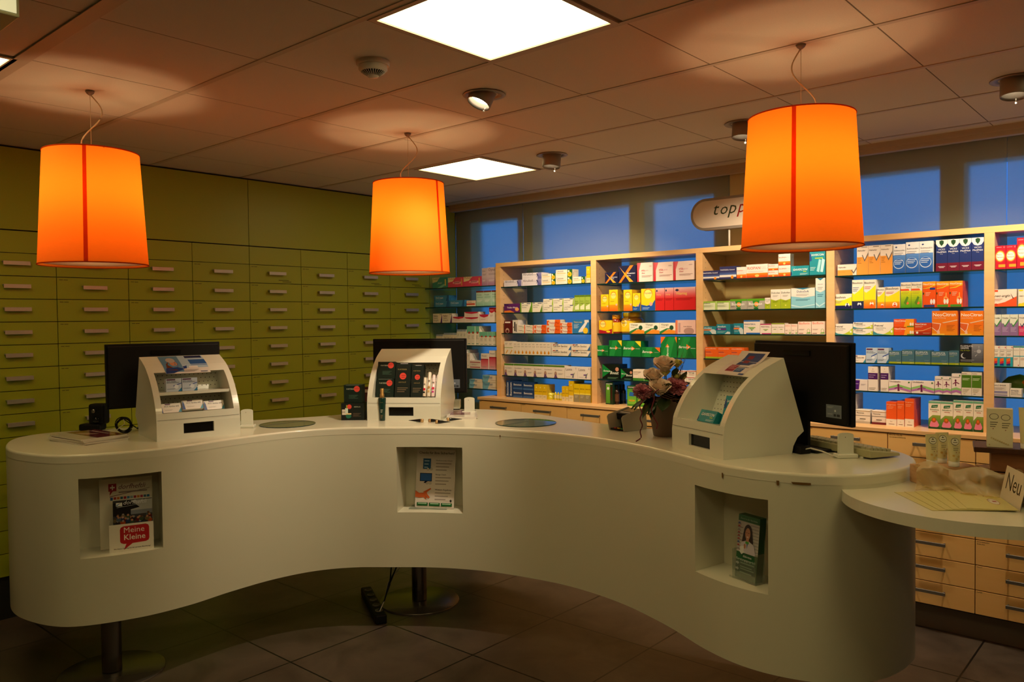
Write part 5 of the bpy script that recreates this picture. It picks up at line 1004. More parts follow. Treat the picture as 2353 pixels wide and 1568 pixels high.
# green cartons beside the middle housing
g0 = atZ(812, 966, ZT)
put_carton('furtw', .125, .092, .085, (g0.x - .004, g0.y + .0, ZT), R_(A2 - 90) + .12, 'dark carton picturing jars, under the square dark green carton, left of middle housing')
put_carton('furt', .098, .098, .07, (g0.x + .006, g0.y + .01, ZT + .0925), R_(A2 - 90) + .05, 'square dark green carton standing on the jar carton, left of middle housing')
g1 = atZ(845, 957, ZT)
put_carton('maroon', .05, .15, .04, (g1.x + .10, g1.y + .13, ZT), R_(A2 - 90), 'dark maroon carton half hidden behind the stacked green cartons')
p = atZ(879, 967, ZT)
t = thing('pump_bottle', 'dark green tube bottle with gold cap before the middle display housing', 'bottle', (p.x, p.y, ZT), va)
b = MB(); b.lathe([(.015, 0), (.0165, .004), (.017, .02), (.0215, .118), (.020, .124), (.001, .124)], 28, col='0f3028')
decor(b, [('t', 'FURTERER', .2, .82, .6, '9a8a50'), ('l', .25, .5, .75, 3, 'c0c8b8'), ('l', .25, .25, .75, 3, '8a7a58')], .026, .12, lambda x, y, e: (-.013 + x, -.0215 - e, y))
b.build('tube_body', 'gloss', t)
b = MB(); b.lathe([(.012, .124), (.012, .142), (.0095, .146), (.0105, .170), (.008, .174), (.001, .174)], 24); b.build('cap', mat('gold_cap', 'c8a060', .3, metal=.8), t)
gold = mat('gold_metal', 'd0ac7c', .28, metal=.85)
for k, (u, v, rot, lb) in enumerate(((962, 971, 2.95, 'leftmost tester tube lying before the middle display housing, pointing left'), (996, 971, -.2, 'tester tube with short gold cap lying behind the shiny one'), (1012, 974, -.25, 'shiny black tester tube lying in front, white highlight along it'), (1038, 968, .05, 'rightmost tester tube lying before the middle display housing'))):
    p = atZ(u, v, ZT); t = thing('tester_tube', lb, 'sample tube', (p.x, p.y, ZT + .0095), va + rot, 'small black and gold sample tubes')
    mrot = Matrix.Rotation(PI / 2, 4, 'Y')
    b = MB(); b.lathe([(.0085, -.012), (.0085, -.002), (.008, .0), (.001, .055)], 20); o = b.build('tube_body', 'black_gloss', t); o.matrix_local = mrot
    b = MB(); b.lathe([(.001, -.026), (.009, -.026), (.0092, -.012), (.001, -.012)], 20); o = b.build('cap', gold, t); o.matrix_local = mrot
for (u, v, lab) in ((661, 976, 'round glass mat on the counter between the left and middle housings'), (1208, 973, 'round glass mat on the counter right of the middle housing')):
    p = atZ(u, v, ZT); b = MB(); rr_ = .142 if u < 700 else .158
    b.lathe([(rr_, 0), (rr_ + .0005, .002), (rr_, .004)], 72, cap=False, mi=1); b.lathe([(.0005, .004), (rr_, .004)], 72, cap=False, mi=0)
    o = b.build('glass_mat', ['mirror_disc', 'glass_edge']); o.location = (p.x, p.y, ZT); tag(o, lab, 'glass mat', 'round glass mats on the counter')
# small printer behind the middle housing
p = atZ(1050, 944, ZT); t = thing('label_printer', 'small beige device half hidden between the middle monitor and reader stand', 'printer', (p.x + .03, p.y + .05, ZT), va)
b = MB(); b.box(-.035, -.04, .008, .035, .05, .058); bevel(b.build('case', 'terminal', t), .004); b = MB(); b.box(-.03, -.035, 0, .03, .045, .008); b.build('feet_plinth', 'hole', t)

# payment terminal
p = atZ(1438, 988, ZT)
t = thing('card_terminal', 'grey and black card payment terminal beside the flower pot', 'card terminal', (p.x + .01, p.y - .005, ZT), va + .62)
prof_s = [(-.072, .0), (-.086, .062), (-.078, .072), (.05, .098), (.07, .085), (.075, .01), (.07, 0)]
def side(y0, y1, grow=0):
    b = MB(); n_ = len(prof_s); vs = [(x, y0, z + .003) for x, z in prof_s] + [(x, y1, z + .003) for x, z in prof_s]
    b.add(vs, [tuple(range(n_)), tuple(range(2 * n_ - 1, n_ - 1, -1))] + [(i, (i + 1) % n_, n_ + (i + 1) % n_, n_ + i) for i in range(n_)]); return b
bevel(side(-.052, -.047).build('side_cheek', 'cheek', t), .002)
bevel(side(.047, .052).build('side_cheek', 'cheek', t), .002)
b = MB(); b.box(-.07, -.047, .003, .072, .047, .010); b.box(.0, -.047, .01, .07, .047, .05); bevel(b.build('base_tray', 'black', t), .002)
b = MB(); vs = [(-.03, -.044, .05), (.06, -.044, .05), (.06, .044, .05), (-.03, .044, .05), (-.035, -.044, .08), (.052, -.044, .100), (.052, .044, .100), (-.035, .044, .08)]
b.add(vs, [(0, 3, 2, 1), (4, 5, 6, 7), (0, 1, 5, 4), (1, 2, 6, 5), (2, 3, 7, 6), (3, 0, 4, 7)]); bevel(b.build('head', 'black', t), .003)
b = MB(); fr = lambda x, y, e: (-.022 + y, .034 - x, .0835 + y * .23 + e)
b.face([fr(0, .018, 0), fr(.068, .018, 0), fr(.068, .064, 0), fr(0, .064, 0)], '3a3648'); b.face([fr(0, 0, 0), fr(.068, 0, 0), fr(.068, .010, 0), fr(0, .010, 0)], 'a8a8b0')
b.build('screen', 'gloss', t)
b = MB(); 
for r in range(4):
    for q in range(3): b.box(-.064 + r * .015, -.03 + q * .022, .010, -.054 + r * .015, -.015 + q * .022, .0135, ['c8a018', '20242a', '20242a', '20242a'][r] if q == 1 else ['2a8a3a', '20242a', '20242a', '20242a'][r] if q == 0 else ['a82a28', '20242a', '20242a', '20242a'][r])
b.build('keypad', 'pack', t)
b = MB(); b.tube([(.074, 0, .012), (.10, .005, .008), (.14, -.02, .004), (.17, -.06, .004)], .003, 6); b.build('cable', 'black', t)

# flower arrangement
DF = 3.46
def atD(u, v, D=DF): return CAM + ray(u, v) * D
pc = atZ(1536, 1005, ZT); pc = Vector((pc.x + .03, pc.y + .035, ZT))
t = thing('flower_arrangement', 'bouquet of pale roses and pink carnations in a taupe pot on the counter', 'flower arrangement', pc)
b = MB(); b.lathe([(.001, 0), (.050, 0), (.053, .004), (.079, .168), (.080, .172), (.076, .172), (.05, .02), (.001, .02)], 48, cap=False); b.build('pot', mat('taupe_pot', '66574b', .55), t)
b = MB(); b.lathe([(.001, .17), (.05, .166), (.074, .150)], 24, cap=False); b.build('moss', mat('dark_moss', '1c2a10', .9, noise=.4, nscale=60), t)
petal_m = mat('pale_rose', 'f6e2cc', .55); petal2 = mat('lisianthus', 'd6d07c', .55); pinkm = mat('carnation', 'cf8492', .6); darkm = mat('dark_bloom', '4c1a26', .6); leafm = mat('leaf_green', '2a3f16', .45, noise=.25, nscale=40); ribm = mat('burgundy_cord', '5c0f22', .6); twigm = mat('dry_twig', '5a4630', .7)
def bloom(name, mt, c, r, ax, layers, frill=0):
    b = MB(); c = c - pc; ax = Vector(ax).normalized(); q = ax.to_track_quat('Z', 'Y').to_matrix()
    if frill: layers += 3
    for li in range(layers):
        f = (li + 1) / layers; npet = (3 + li * 2) if frill else (3 + li // 2); ph = li * 1.3
        for k in range(npet):
            a0 = 2 * PI * k / npet + ph; wid = 2 * PI / npet * 1.25
            def fn(uu, vv, f=f, a0=a0, wid=wid, k=k):
                a = a0 + (uu - .5) * wid; edge = 1 - (abs(uu - .5) * 2) ** 3 * .35
                if frill:
                    th = (.15 + 1.25 * f) * 1.0; rr_ = r * vv * edge * (1 + .06 * math.sin(a * 7 + k))
                    wob = .07 * r * vv * math.sin(uu * 22 + k * 2 + f * 9)
                    return tuple(c + q @ Vector((rr_ * math.sin(th) * math.cos(a) + wob, rr_ * math.sin(th) * math.sin(a) - wob, rr_ * math.cos(th) * .9 + wob - r * .25)))
                rad = r * ((.10 + .72 * f ** 1.1) * math.sin(min(1, vv * 1.25) * PI / 2) ** .7 + (.26 * f * max(0, vv - .7) / .3 * (edge)))
                z = r * (-.85 + (1.55 - .35 * f) * vv * edge) - r * .16 * f * max(0, vv - .82) / .18
                return tuple(c + q @ Vector((rad * math.cos(a), rad * math.sin(a), z)))
            b.grid(fn, 6, 8)
    if not frill: b.lathe([(.001, -.95 * r), (r * .3, -.8 * r), (r * .42, -.5 * r), (r * .3, -.2 * r)], 12, tuple(c), cap=False)
    b.build(name, mt, t)
up = Vector((-.35, -.35, 1)); cmv = Vector((-RC[2][0], -RC[2][1], 0))
for (u, v, r_) in ((1527, 834, .043), (1502, 861, .040), (1517, 886, .043)): bloom('rose', petal_m, atD(u, v, DF - .02 * (v > 880) * 2), r_ * 1.08, Vector((0, 0, 1)) + cmv * .5 + Vector(((1515 - u) * -.0, 0, 0)), 7)
for (u, v, r_) in ((1556, 833, .025), (1529, 854, .022), (1556, 866, .024), (1569, 866, .018), (1515, 900, .014)): bloom('small_bloom', petal2, atD(u, v), r_, Vector((0, 0, 1)) + cmv * .3, 3)
for (u, v, r_) in ((1556, 888, .048), (1476, 900, .043), (1545, 880, .03)): bloom('carnation', pinkm, atD(u, v, DF - .02), r_, Vector((0, 0, .9)) + cmv * .9, 5, 1)
for (u, v, r_) in ((1533, 902, .04), (1560, 908, .045), (1490, 915, .035), (1580, 905, .04)): bloom('dark_bloom', darkm, atD(u, v, DF + .01), r_, Vector((0, 0, .8)) + cmv * .8, 4, 1)
def leaf(c, d, L_, w_, droop=.3):
    b = MB(); d = Vector(d).normalized(); s_ = d.cross(Vector((0, 0, 1))).normalized(); c = c - pc
    def fn(uu, vv):
        ww = w_ * math.sin(PI * min(1, vv * .97 + .03)) ** .8; return tuple(c + d * L_ * vv + s_ * (uu - .5) * 2 * ww + Vector((0, 0, -droop * L_ * vv * vv + abs(uu - .5) * w_ * .5)))
    b.grid(fn, 4, 8); b.build('leaf', leafm, t)
rv = Vector((RC[0][0], RC[0][1], 0))
for (u, v, du, dz_, L_, w_) in ((1495, 915, -1, -.35, .10, .022), (1490, 912, -1, -.7, .085, .02), (1492, 920, -.5, -1, .08, .02), (1502, 925, -.25, -1, .07, .018), (1560, 885, .4, .9, .075, .03), (1548, 868, .2, 1, .05, .02), (1520, 905, .1, .3, .09, .03), (1570, 905, .8, .3, .085, .03), (1545, 915, .5, -.3, .08, .03), (1530, 915, -.2, -.4, .07, .03), (1500, 880, -.8, .5, .05, .02), (1510, 925, -.6, -.6, .07, .02), (1585, 915, .9, -.1, .07, .03), (1540, 850, .1, 1, .05, .012), (1505, 905, -.9, .1, .07, .025), (1556, 925, .6, -.5, .06, .03)):
    leaf(atD(u, v), rv * du + Vector((0, 0, dz_)) + cmv * .35, L_, w_, .15)
for k in range(22):
    a_ = 2 * PI * k / 22; leaf(pc + Vector((.05 * math.cos(a_), .05 * math.sin(a_), .185 + .05 * random.random())), Vector((math.cos(a_), math.sin(a_), random.uniform(-.15, .6))), .075, .024, .35)
for (u0, v0, u1, v1) in ((1540, 900, 1556, 845), (1530, 900, 1530, 860), (1545, 900, 1552, 870), (1525, 905, 1527, 850), (1520, 905, 1505, 870)):
    b = MB(); b.tube([tuple(atD(u0, v0) - pc), tuple(atD((u0 + u1) / 2 + 2, (v0 + v1) / 2) - pc), tuple(atD(u1, v1) - pc)], .0022, 5); b.build('stem', leafm, t)
for k in range(12):
    u1 = 1552 + random.uniform(-5, 32); v1 = 790 + random.uniform(-15, 60); pts_ = [tuple(atD(1555 + (u1 - 1555) * f + 4 * math.sin(f * 5 + k), 895 + (v1 - 895) * f) - pc) for f in (0, .25, .5, .75, 1)]
    b = MB(); b.tube(pts_, [.0012, .001, .0008, .0006, .0004], 4); b.build('twig', twigm, t)
for k in range(7):
    u0 = 1480 + k * 9; pts_ = [tuple(atD(u0 + f * 60 - 20, 905 + 8 * math.sin(f * 3 + k) + k, DF - .06) - pc) for f in (0, .2, .4, .6, .8, 1)]
    b = MB(); b.tube(pts_, .0008, 4); b.build('twig', twigm, t)
for pp, D_ in (([(1500, 897), (1484, 905), (1478, 918), (1470, 935), (1475, 948), (1471, 963), (1476, 978), (1471, 992), (1473, 1006), (1461, 1015)], 3.36), ([(1514, 895), (1500, 906), (1503, 918), (1497, 942), (1504, 962), (1511, 975), (1508, 986)], 3.36)):
    P_ = [atD(u, v, D_) for u, v in pp]
    for q in P_: q.z = max(q.z, ZT + .003)
    fine = []
    for i in range(len(P_) - 1):
        a_, b_, c_, d_ = P_[max(i - 1, 0)], P_[i], P_[i + 1], P_[min(i + 2, len(P_) - 1)]
        for s_ in range(5):
            f = s_ / 5; fine.append(.5 * ((2 * b_) + (c_ - a_) * f + (2 * a_ - 5 * b_ + 4 * c_ - d_) * f * f + (-a_ + 3 * b_ - 3 * c_ + d_) * f ** 3) - pc)
    fine.append(P_[-1] - pc)
    b = MB(); b.tube(fine, .0027, 6); b.build('ribbon_cord', ribm, t)

# keyboard, black box and cable at the right end
pk = [atZ(u, v, ZT) for u, v in ((1996, 1056), (2084, 1048), (1925, 1000))]
ex = (pk[1] - pk[0]).normalized()
kc = Vector((2.285, -1.62, ZT)); ka = math.atan2(-.30, .46) + PI
t = thing('keyboard', 'beige computer keyboard seen from behind at the right counter end', 'keyboard', (2.215, -1.555, ZT), R_(-117))
b = MB(); vs = [(-.21, -.075, .006), (.21, -.075, .006), (.21, .075, .006), (-.21, .075, .006), (-.205, -.075, .036), (.205, -.075, .036), (.205, .075, .016), (-.205, .075, .016)]
b.add(vs, [(0, 3, 2, 1), (4, 5, 6, 7), (0, 1, 5, 4), (1, 2, 6, 5), (2, 3, 7, 6), (3, 0, 4, 7)]); bevel(b.build('case', mat('keyboard_beige', 'aca67c', .5), t), .004)
b = MB()
for r in range(5):
    for q in range(18): b.box(-.195 + q * .0217, -.062 + r * .022, .032 - r * .0028, -.177 + q * .0217, -.044 + r * .022, .042 - r * .0028)
tag(b.build('keys', mat('key_beige', 'b4ae8c', .5), t), kind='stuff')
for s_ in (-.17, .15): cell('foot', s_, -.072, 0, s_ + .02, -.066, .03, 'terminal', t)
t = thing('docking_box', 'black box behind the right display housing under the monitor', 'computer box', frame_pt(H3, A3, .28, .366, 0), R_(A3))
b = MB(); b.box(-.09, -.027, 0, .09, .027, .030); bevel(b.build('case', 'black', t), .004)
b = MB(); b.tube([(.085, 0, .018), (.11, .005, .026), (.15, .025, .018), (.195, .036, .007), (.222, .038, .006)], .0028, 6); o = b.build('white_cable', 'white_metal', t)

# ------------------------------------------------------------------ niches: dispensers, poster, flyers
def niche_frame(k):
    a, b_, c, d, ch, nn = NI[k]; return a, ch, nn, (b_ - a).length
a, ch, nn, wd = niche_frame(0); rz = math.atan2(ch.y, ch.x)
def nf(x, y, z=N0): return (a.x + ch.x * x + nn.x * y, a.y + ch.y * x + nn.y * y, z)
t = thing('leaflet_dispenser', 'white cardboard magazine dispenser with red speech bubble in the left niche', 'leaflet dispenser', nf(wd * .56, .02), rz - .06)
bw, bh = .208, .300
b = MB(); fr = lambda x, y, e: (-bw / 2 + x, .075 - e + (y / bh) * .018, y)
b.face([fr(0, 0, 0), fr(bw, 0, 0), fr(bw, bh, 0), fr(0, bh, 0)], 'dcd6c4'); b.face([fr(0, 0, -.002), fr(bw, 0, -.002), fr(bw, bh, -.002), fr(0, bh, -.002)], 'dcd6c4')
decor(b, [('r', .17, .82, .32, .93, 'a02028'), ('p', [(.19, .76), (.26, .83), (.2, .83)], 'a02028'), ('r', .2, .865, .29, .885, 'ece4dc'), ('r', .235, .84, .255, .91, 'ece4dc'), ('t', 'dorfheftli', .36, .845, .52, '6a3a48', 'i'), ('p', [(.19, .75), (.95, .835), (.95, .83), (.19, .74)], '6a3a48'), ('l', .36, .79, .9, 1, '8a7a78')] + [('r', .2 + q * .063, .69, .25 + q * .063, .735, ['2a5a94', 'a83a30', 'c06a30', '2a5a6a', 'a02830', '3a78a8', '8aa0a8', 'a02838', 'c87a30', 'a83050', '4a6a80', '2a6a98'][q]) for q in range(12)], bw, bh, fr)
b.build('back_card', 'pack', t)
b = MB(); w2 = .172; h2 = .118; fr = lambda x, y, e: (-.068 + x, .004 - e, y)
b.box(-.068, .004, 0, -.068 + w2, .0065, h2, 'dcd6c4'); b.box(-.068, .0065, 0, -.0665, .072, h2 + .006, 'd0cab8'); b.box(-.068 + w2 - .0015, .0065, 0, -.068 + w2, .072, h2 + .006, 'd0cab8')
rb = [(.24 + .0, .38), (.26, .32), (.32, .28), (.38, .28), (.32, .06), (.52, .28), (.82, .30), (.88, .34), (.9, .42), (.9, .82), (.88, .9), (.82, .94), (.32, .92), (.26, .88), (.24, .8)]
decor(b, [('p', rb, 'b01c20'), ('t', 'Meine', .33, .68, .46, 'e8dccc', 'b'), ('t', 'Kleine', .33, .42, .48, 'e8dccc', 'b'), ('t', 'Die kleine Zeitung mit der grossen Beachtung!', .1, .1, .82, '3a3028', 'b')], w2, h2, fr)
b.build('pocket', 'pack', t)
m0 = t.location.copy()
for q in range(3):
    b = MB(); w3, h3 = .153, .212
    b.box(0, 0, 0, w3, .004, h3, 'c8c2b4')
    if q == 0:
        ppl = []
        for k in range(34):
            cx, cy = .04 + .92 * random.random(), .08 + .38 * random.random() ** .8; ppl += [('e', cx, cy - .07, .06, random.choice(['2a3a58', '3a4a3a', '5c2020', '28242c', '4a5a68', '6a5a40', 'a84a20']), .08), ('c', cx, cy + .01, .03, random.choice(['b08060', 'a87858', '8a8078', '5a4030', 'b89080']))]
        decor(b, [('r', 0, 0, 1, 1, '3a3c40'), ('r', .4, .55, 1, .97, 'a8aaa8'), ('p', [(0, .9), (.45, .97), (.68, .68), (.4, .6), (0, .62)], '1a1816'), ('r', 0, .4, .45, .62, '1c1a1c'), ('r', .45, .42, 1, .58, '7a8088')] + ppl + [('r', .08, .78, .24, .92, 'd8dcd8'), ('p', [(.08, .78), (.22, .92), (.1, .84)], '2a6ab0'), ('t', 'dorfheftli', .27, .83, .6, 'd8dce0', 'i'), ('p', [(.1, .74), (.6, .8), (.6, .795), (.1, .73)], 'd8dce0')], w3, h3 * .52, lambda x, y, e: (x, -e, h3 * .48 + y))
    o = b.build('magazine', 'gloss'); mw = Matrix.Translation(m0) @ Matrix.Rotation(rz - .06, 4, 'Z') @ Matrix.Translation((-.052, .020 + q * .012, .004 + .0)) @ Matrix.Rotation(-.05, 4, 'X'); o.matrix_world = mw
    tag(o, 'village magazine with crowd photo cover, in front in the white dispenser' if q == 0 else 'magazine behind the crowd-photo copy in the white dispenser', 'magazine', 'magazines in the white dispenser')
a, ch, nn, wd = niche_frame(1); rz = math.atan2(ch.y, ch.x)
pw, ph = .205, .30
b = MB(); fr = lambda x, y, e: (x, -e, y)
b.box(0, 0, 0, pw, .003, ph, 'cfc6bc')
pr = [('t', 'Checks f\u00fcr Ihre Sicherheit!', .06, .92, .9, '2a2428', 'b')]
for yy, tt in ((.8, 'Medikamenten-Check'), (.56, 'Bezugs-Check'), (.30, 'Weitere Angebote')): pr += [('t', tt, .5, yy, .42 if len(tt) > 12 else .27, '2a2428', 'b'), ('l', .5, yy - .05, .9, 3, '9a9088')]
pr += [('r', .17, .66, .37, .84, '2a5a86'), ('l', .2, .79, .33, 3, '8ab0d0'), ('r', .1, .45, .41, .59, '14203c'), ('r', .115, .46, .395, .58, '2a5a9a'), ('p', [(.2, .42), (.32, .42), (.28, .46), (.24, .46)], '14203c')]
for (x_, y_) in ((.30, .66), (.385, .66), (.29, .42), (.37, .42)): pr += [('c', x_, y_, .034, '3a5a38'), ('c', x_, y_, .028, 'cfc6bc'), ('r', x_ - .015, y_ - .004, x_ + .015, y_ + .003, '3a5a38')]
pr += [('p', [(0, .18), (.1, .17), (.25, .18), (.3, .24), (.3, .26), (.1, .25), (0, .29)], 'b8582c'), ('p', [(.25, .24), (.4, .32), (.39, .34), (.2, .27)], 'b8582c'), ('p', [(.22, .25), (.3, .24), (.38, .18), (.33, .16), (.26, .2), (.3, .15), (.26, .15), (.2, .2)], 'b8582c')]
pr += [('r', .05 + q * .31, .035, .33 + q * .31, .09, '1c5a2c') for q in range(3)] + [('l', .08 + q * .31, .065, .3 + q * .31, 1, '9ac0a0') for q in range(3)] + [('r', .9, .115, .93, .15, '1c2420'), ('r', .885, .127, .945, .138, '1c2420'), ('t', 'Ihr Apotheker', .73, .12, .13, '9a9088')]
decor(b, pr, pw, ph, fr)
o = b.build('info_poster', 'gloss'); o.matrix_world = Matrix.Translation((a.x + ch.x * wd * .2 + nn.x * .09, a.y + ch.y * wd * .2 + nn.y * .09, N0 + .006)) @ Matrix.Rotation(rz, 4, 'Z') @ Matrix.Rotation(R_(1.2), 4, 'Y') @ Matrix.Rotation(R_(-9), 4, 'X')
tag(o, 'small poster headed Checks leaning in the middle niche of the counter', 'poster')
b = MB(); b.box(.04, .075, N0 + .0, wd - .1, .077, N0 + .012); b.box(.04, .07, N0, wd - .1, .165, N0 + .003); 
o = b.build('acrylic_ledge', 'acrylic'); o.location = (a.x, a.y, 0); o.rotation_euler = (0, 0, rz); tag(o, 'clear acrylic stand under the poster in the middle niche', 'acrylic stand')
a, ch, nn, wd = niche_frame(2); rz = math.atan2(ch.y, ch.x)
fx = wd * .42; fang = rz - .12
t = thing('flyer_holder', 'clear acrylic flyer holder in the right niche of the counter', 'flyer holder', (a.x + ch.x * fx + nn.x * .055, a.y + ch.y * fx + nn.y * .055, N0), fang)
b = MB(); b.box(-.02, -.004, 0, .112, .0, .006); b.box(-.004, -.004, .006, .108, -.0025, .075); b.box(-.004, -.004, 0, -.0025, .045, .11); b.box(.1065, -.004, 0, .108, .045, .11); b.box(-.004, .043, 0, .108, .045, .16); b.build('acrylic_body', 'acrylic', t)
for q in range(7):
    b = MB(); fw, fh = .104, .232
    b.box(0, 0, 0, fw, .0042, fh, '1c4a2c')
    if q == 0:
        fr = lambda x, y, e: (x, -e, y)
        pr = [('r', 0, 0, 1, 1, '1a5a30'), ('r', 0, .41, 1, .90, 'b8b4b0')]
        for r in range(9): pr += [('r', 0, .44 + r * .05, .16 + .1 * (r % 2), .455 + r * .05, '8a7a78'), ('r', .62, .46 + r * .05, 1, .47 + r * .05, '8a8888'), ('r', .02, .455 + r * .05, .12, .475 + r * .05, random.choice(['a03030', '2a4a88', '8a8a88']))]
        pr += [('e', .5, .73, .2, '2a1418', .14), ('p', [(.3, .74), (.24, .58), (.4, .6)], '2a1418'), ('p', [(.7, .74), (.76, .58), (.6, .6)], '2a1418'), ('e', .5, .72, .12, 'b88468', .095), ('e', .5, .672, .045, 'e0d0c8', .009), ('e', .455, .735, .018, '241418', .006), ('e', .545, .735, .018, '241418', .006), ('p', [(.49, .72), (.51, .72), (.515, .695), (.485, .695)], 'a87058'), ('r', .44, .6, .57, .66, 'b88468'), ('p', [(.18, .41), (.22, .56), (.42, .61), (.5, .56), (.58, .61), (.82, .56), (.92, .41)], 'c4c0cc'), ('p', [(.46, .58), (.55, .58), (.5, .48)], '5a6a90'), ('r', .42, .565, .58, .60, '3a9a38'), ('e', .4, .52, .05, 'b07858', .04), ('p', [(.18, .5), (.36, .52), (.36, .43), (.42, .43), (.27, .38), (.14, .43), (.2, .43)], 'dce0dc'), ('t', 'Zuerst in die Apotheke', .12, .935, .8, '9ac0a0'), ('t', 'diskretes', .35, .345, .4, 'd0dcd0', 'b'), ('t', 'Beratungsgespr\u00e4ch', .05, .285, .9, 'd0dcd0')]
        for yy in (.22, .13): pr += [('p', [(.04, yy), (.12, yy), (.12, yy - .015), (.2, yy + .015), (.12, yy + .045), (.12, yy + .03), (.04, yy + .03)], 'd0d4cc'), ('l', .25, yy + .02, .9, 2, '8ab090')]
        decor(b, pr, fw, fh, fr)
    o = b.build('flyer', 'gloss'); o.matrix_world = Matrix.Translation(t.location) @ Matrix.Rotation(fang, 4, 'Z') @ Matrix.Translation((.003, .002 + q * .0046, .007)) @ Matrix.Rotation(-.10, 4, 'X')
    tag(o, 'front flyer showing a pharmacist with dark hair, in the right niche' if q == 0 else 'green flyer behind the pharmacist-photo flyer in the right niche', 'flyer', 'green flyers in the right niche')

# ------------------------------------------------------------------ side shelf things
Zs = 1.0
def block(label, u0, v0, w_, d_, h_, rz, c='block'):
    p = atZ(u0, v0, Zs); b = MB(); b.box(0, 0, 0, w_, d_, h_); o = b.build('wooden_block', M['pine']); bevel(o, .002, 1); o.location = (p.x, p.y, Zs); o.rotation_euler = (0, 0, rz); return tag(o, label, 'wooden block', 'wooden blocks under the cream tubes')
M['pine'] = mat_wood('rough_pine', 'c09468', 'cfa67c', .6, (1, 4, 10))
M['walnut'] = mat_wood('dark_board', '33190c', '4a2613', .4, (6, 1, 3))
M['crate'] = mat_wood('crate_wood', '6e4322', '855430', .55, (1, 4, 8))
vr = math.atan2(RC[0][1], RC[0][0])
block('left pale wooden block behind the sheer fabric, three cream tubes on it', 2116, 1116, .20, .075, .062, vr + .02)
block('right pale wooden block, glimpsed under the sheer fabric by the crate', 2262, 1118, .10, .075, .062, vr - .15)
cream = 'd9cf9a'
def cream_tube(label, pos, rz, flip=False, H_=.108, w_=.021, group='cream tubes on the wooden block'):
    t = thing('cream_tube', label, 'cream tube', pos, rz, group)
    b = MB(); n_ = 24; rings = []
    for k in range(9):
        f = k / 8; rx, ry = w_ * (.84 + .30 * f), max(.0012, .0155 * (1 - f ** 1.6)); z = .018 + f * (H_ - .018)
        rings.append([(rx * math.cos(2 * PI * i / n_), ry * math.sin(2 * PI * i / n_), z) for i in range(n_)])
    b.add([q for r in rings for q in r], [(a * n_ + i, a * n_ + (i + 1) % n_, (a + 1) * n_ + (i + 1) % n_, (a + 1) * n_ + i) for a in range(8) for i in range(n_)], cream, 0, True)
    def fr(x, y, e):
        xx = -w_ + x; f = min(1, max(0, (y - .018) / (H_ - .018))); ry = max(.0012, .0155 * (1 - f ** 1.6)); rx = w_ * (.84 + .30 * f)
        k_ = max(0, 1 - (xx / rx) ** 2) ** .5; return (xx, -ry * k_ - e * 2 - .0006, y)
    decor(b, [('e', .5, .80, .33, '2a2a22', .115), ('e', .5, .80, .30, 'e0dcc4', .10), ('l', .42, .83, .6, 1, '2a2a22'), ('e', .5, .85, .05, '3a3428', .02), ('l', .32, .765, .68, 1, '5a5448'), ('t', 'Gesichtscreme', .26, .63, .48, '4a4636'), ('l', .3, .58, .72, 2, '8a8468'), ('r', .48, .45, .54, .475, '8a3a30'), ('e', .3, .36, .09, 'cba85a', .035), ('e', .68, .33, .11, 'cdb068', .04), ('e', .5, .26, .1, 'd2b670', .035), ('e', .76, .46, .06, 'c8a860', .03)], 2 * w_, H_, fr)
    b.build('tube_body', 'pack', t)
    b = MB(); b.lathe([(.001, 0), (w_ * .82, 0), (w_ * .84, .002), (w_ * .86, .019), (.001, .019)], 28, sy=.82); b.build('cap', 'white_metal', t)
    return t
def onblock(u, v, z): p = atZ(u, v, z); return (p.x, p.y, z)
cream_tube('leftmost cream tube standing on the wooden block', onblock(2141, 1069, 1.062), vr + .05)
cream_tube('middle cream tube, half hidden behind the leftmost on the wooden block', onblock(2164, 1064, 1.062), vr + .02)
cream_tube('rightmost cream tube on the wooden block', onblock(2192, 1072, 1.062), vr - .02)
# crate with dark top board
pcr = atZ(2238, 1036, 1.13)
t = thing('wooden_riser', 'wooden riser with dark top board at the right picture edge', 'display riser', (pcr.x, pcr.y, Zs), vr - .5)
b = MB(); b.box(0, 0, .125, .30, .16, .142); bevel(b.build('top_board', 'walnut', t), .002, 1)
for (z0, z1) in ((0, .058), (.062, .124)): cell('side_plank', .05, .02, z0, .28, .035, z1, 'crate', t, .001); cell('side_plank', .05, .125, z0, .28, .14, z1, 'crate', t, .001)
for x_ in (.05, .265): cell('end_plank', x_, .036, 0, x_ + .015, .124, .124, 'crate', t, .001)
rp = lambda x, y: (t.location.x + x * math.cos(vr - .5) - y * math.sin(vr - .5), t.location.y + x * math.sin(vr - .5) + y * math.cos(vr - .5), Zs + .1424)
K['creambox'] = ('cream carton', 'ddd6b4', [('e', .27, .80, .18, '2a2a22', .08), ('e', .27, .80, .16, 'd8d4b4', .07), ('e', .72, .78, .18, '2a2a22', .08), ('e', .72, .78, .16, 'd8d4b4', .07), ('l', .12, .64, .42, 3, '6a6450'), ('l', .58, .62, .9, 3, '6a6450'), ('r', .22, .47, .26, .49, '8a3a30'), ('r', .7, .44, .74, .46, '8a3a30')] + [('c', .1 + .8 * ((q * 37) % 10) / 10, .06 + .2 * ((q * 53) % 10) / 10, .035, 'c9b67e') for q in range(10)])
put_carton('creambox', .074, .128, .042, rp(.075, .025), vr - .5 - PI / 2, 'cream carton with two ovals, standing on the wooden riser')
cream_tube('tall cream tube turned backwards on the wooden riser', rp(.15, .03), vr - .3 + 2.8, H_=.135, w_=.020, group='cream tubes on the wooden riser')
cream_tube('cream tube cut by the right picture edge on the wooden riser', rp(.222, .06), vr - .3, H_=.15, w_=.026, group='cream tubes on the wooden riser')
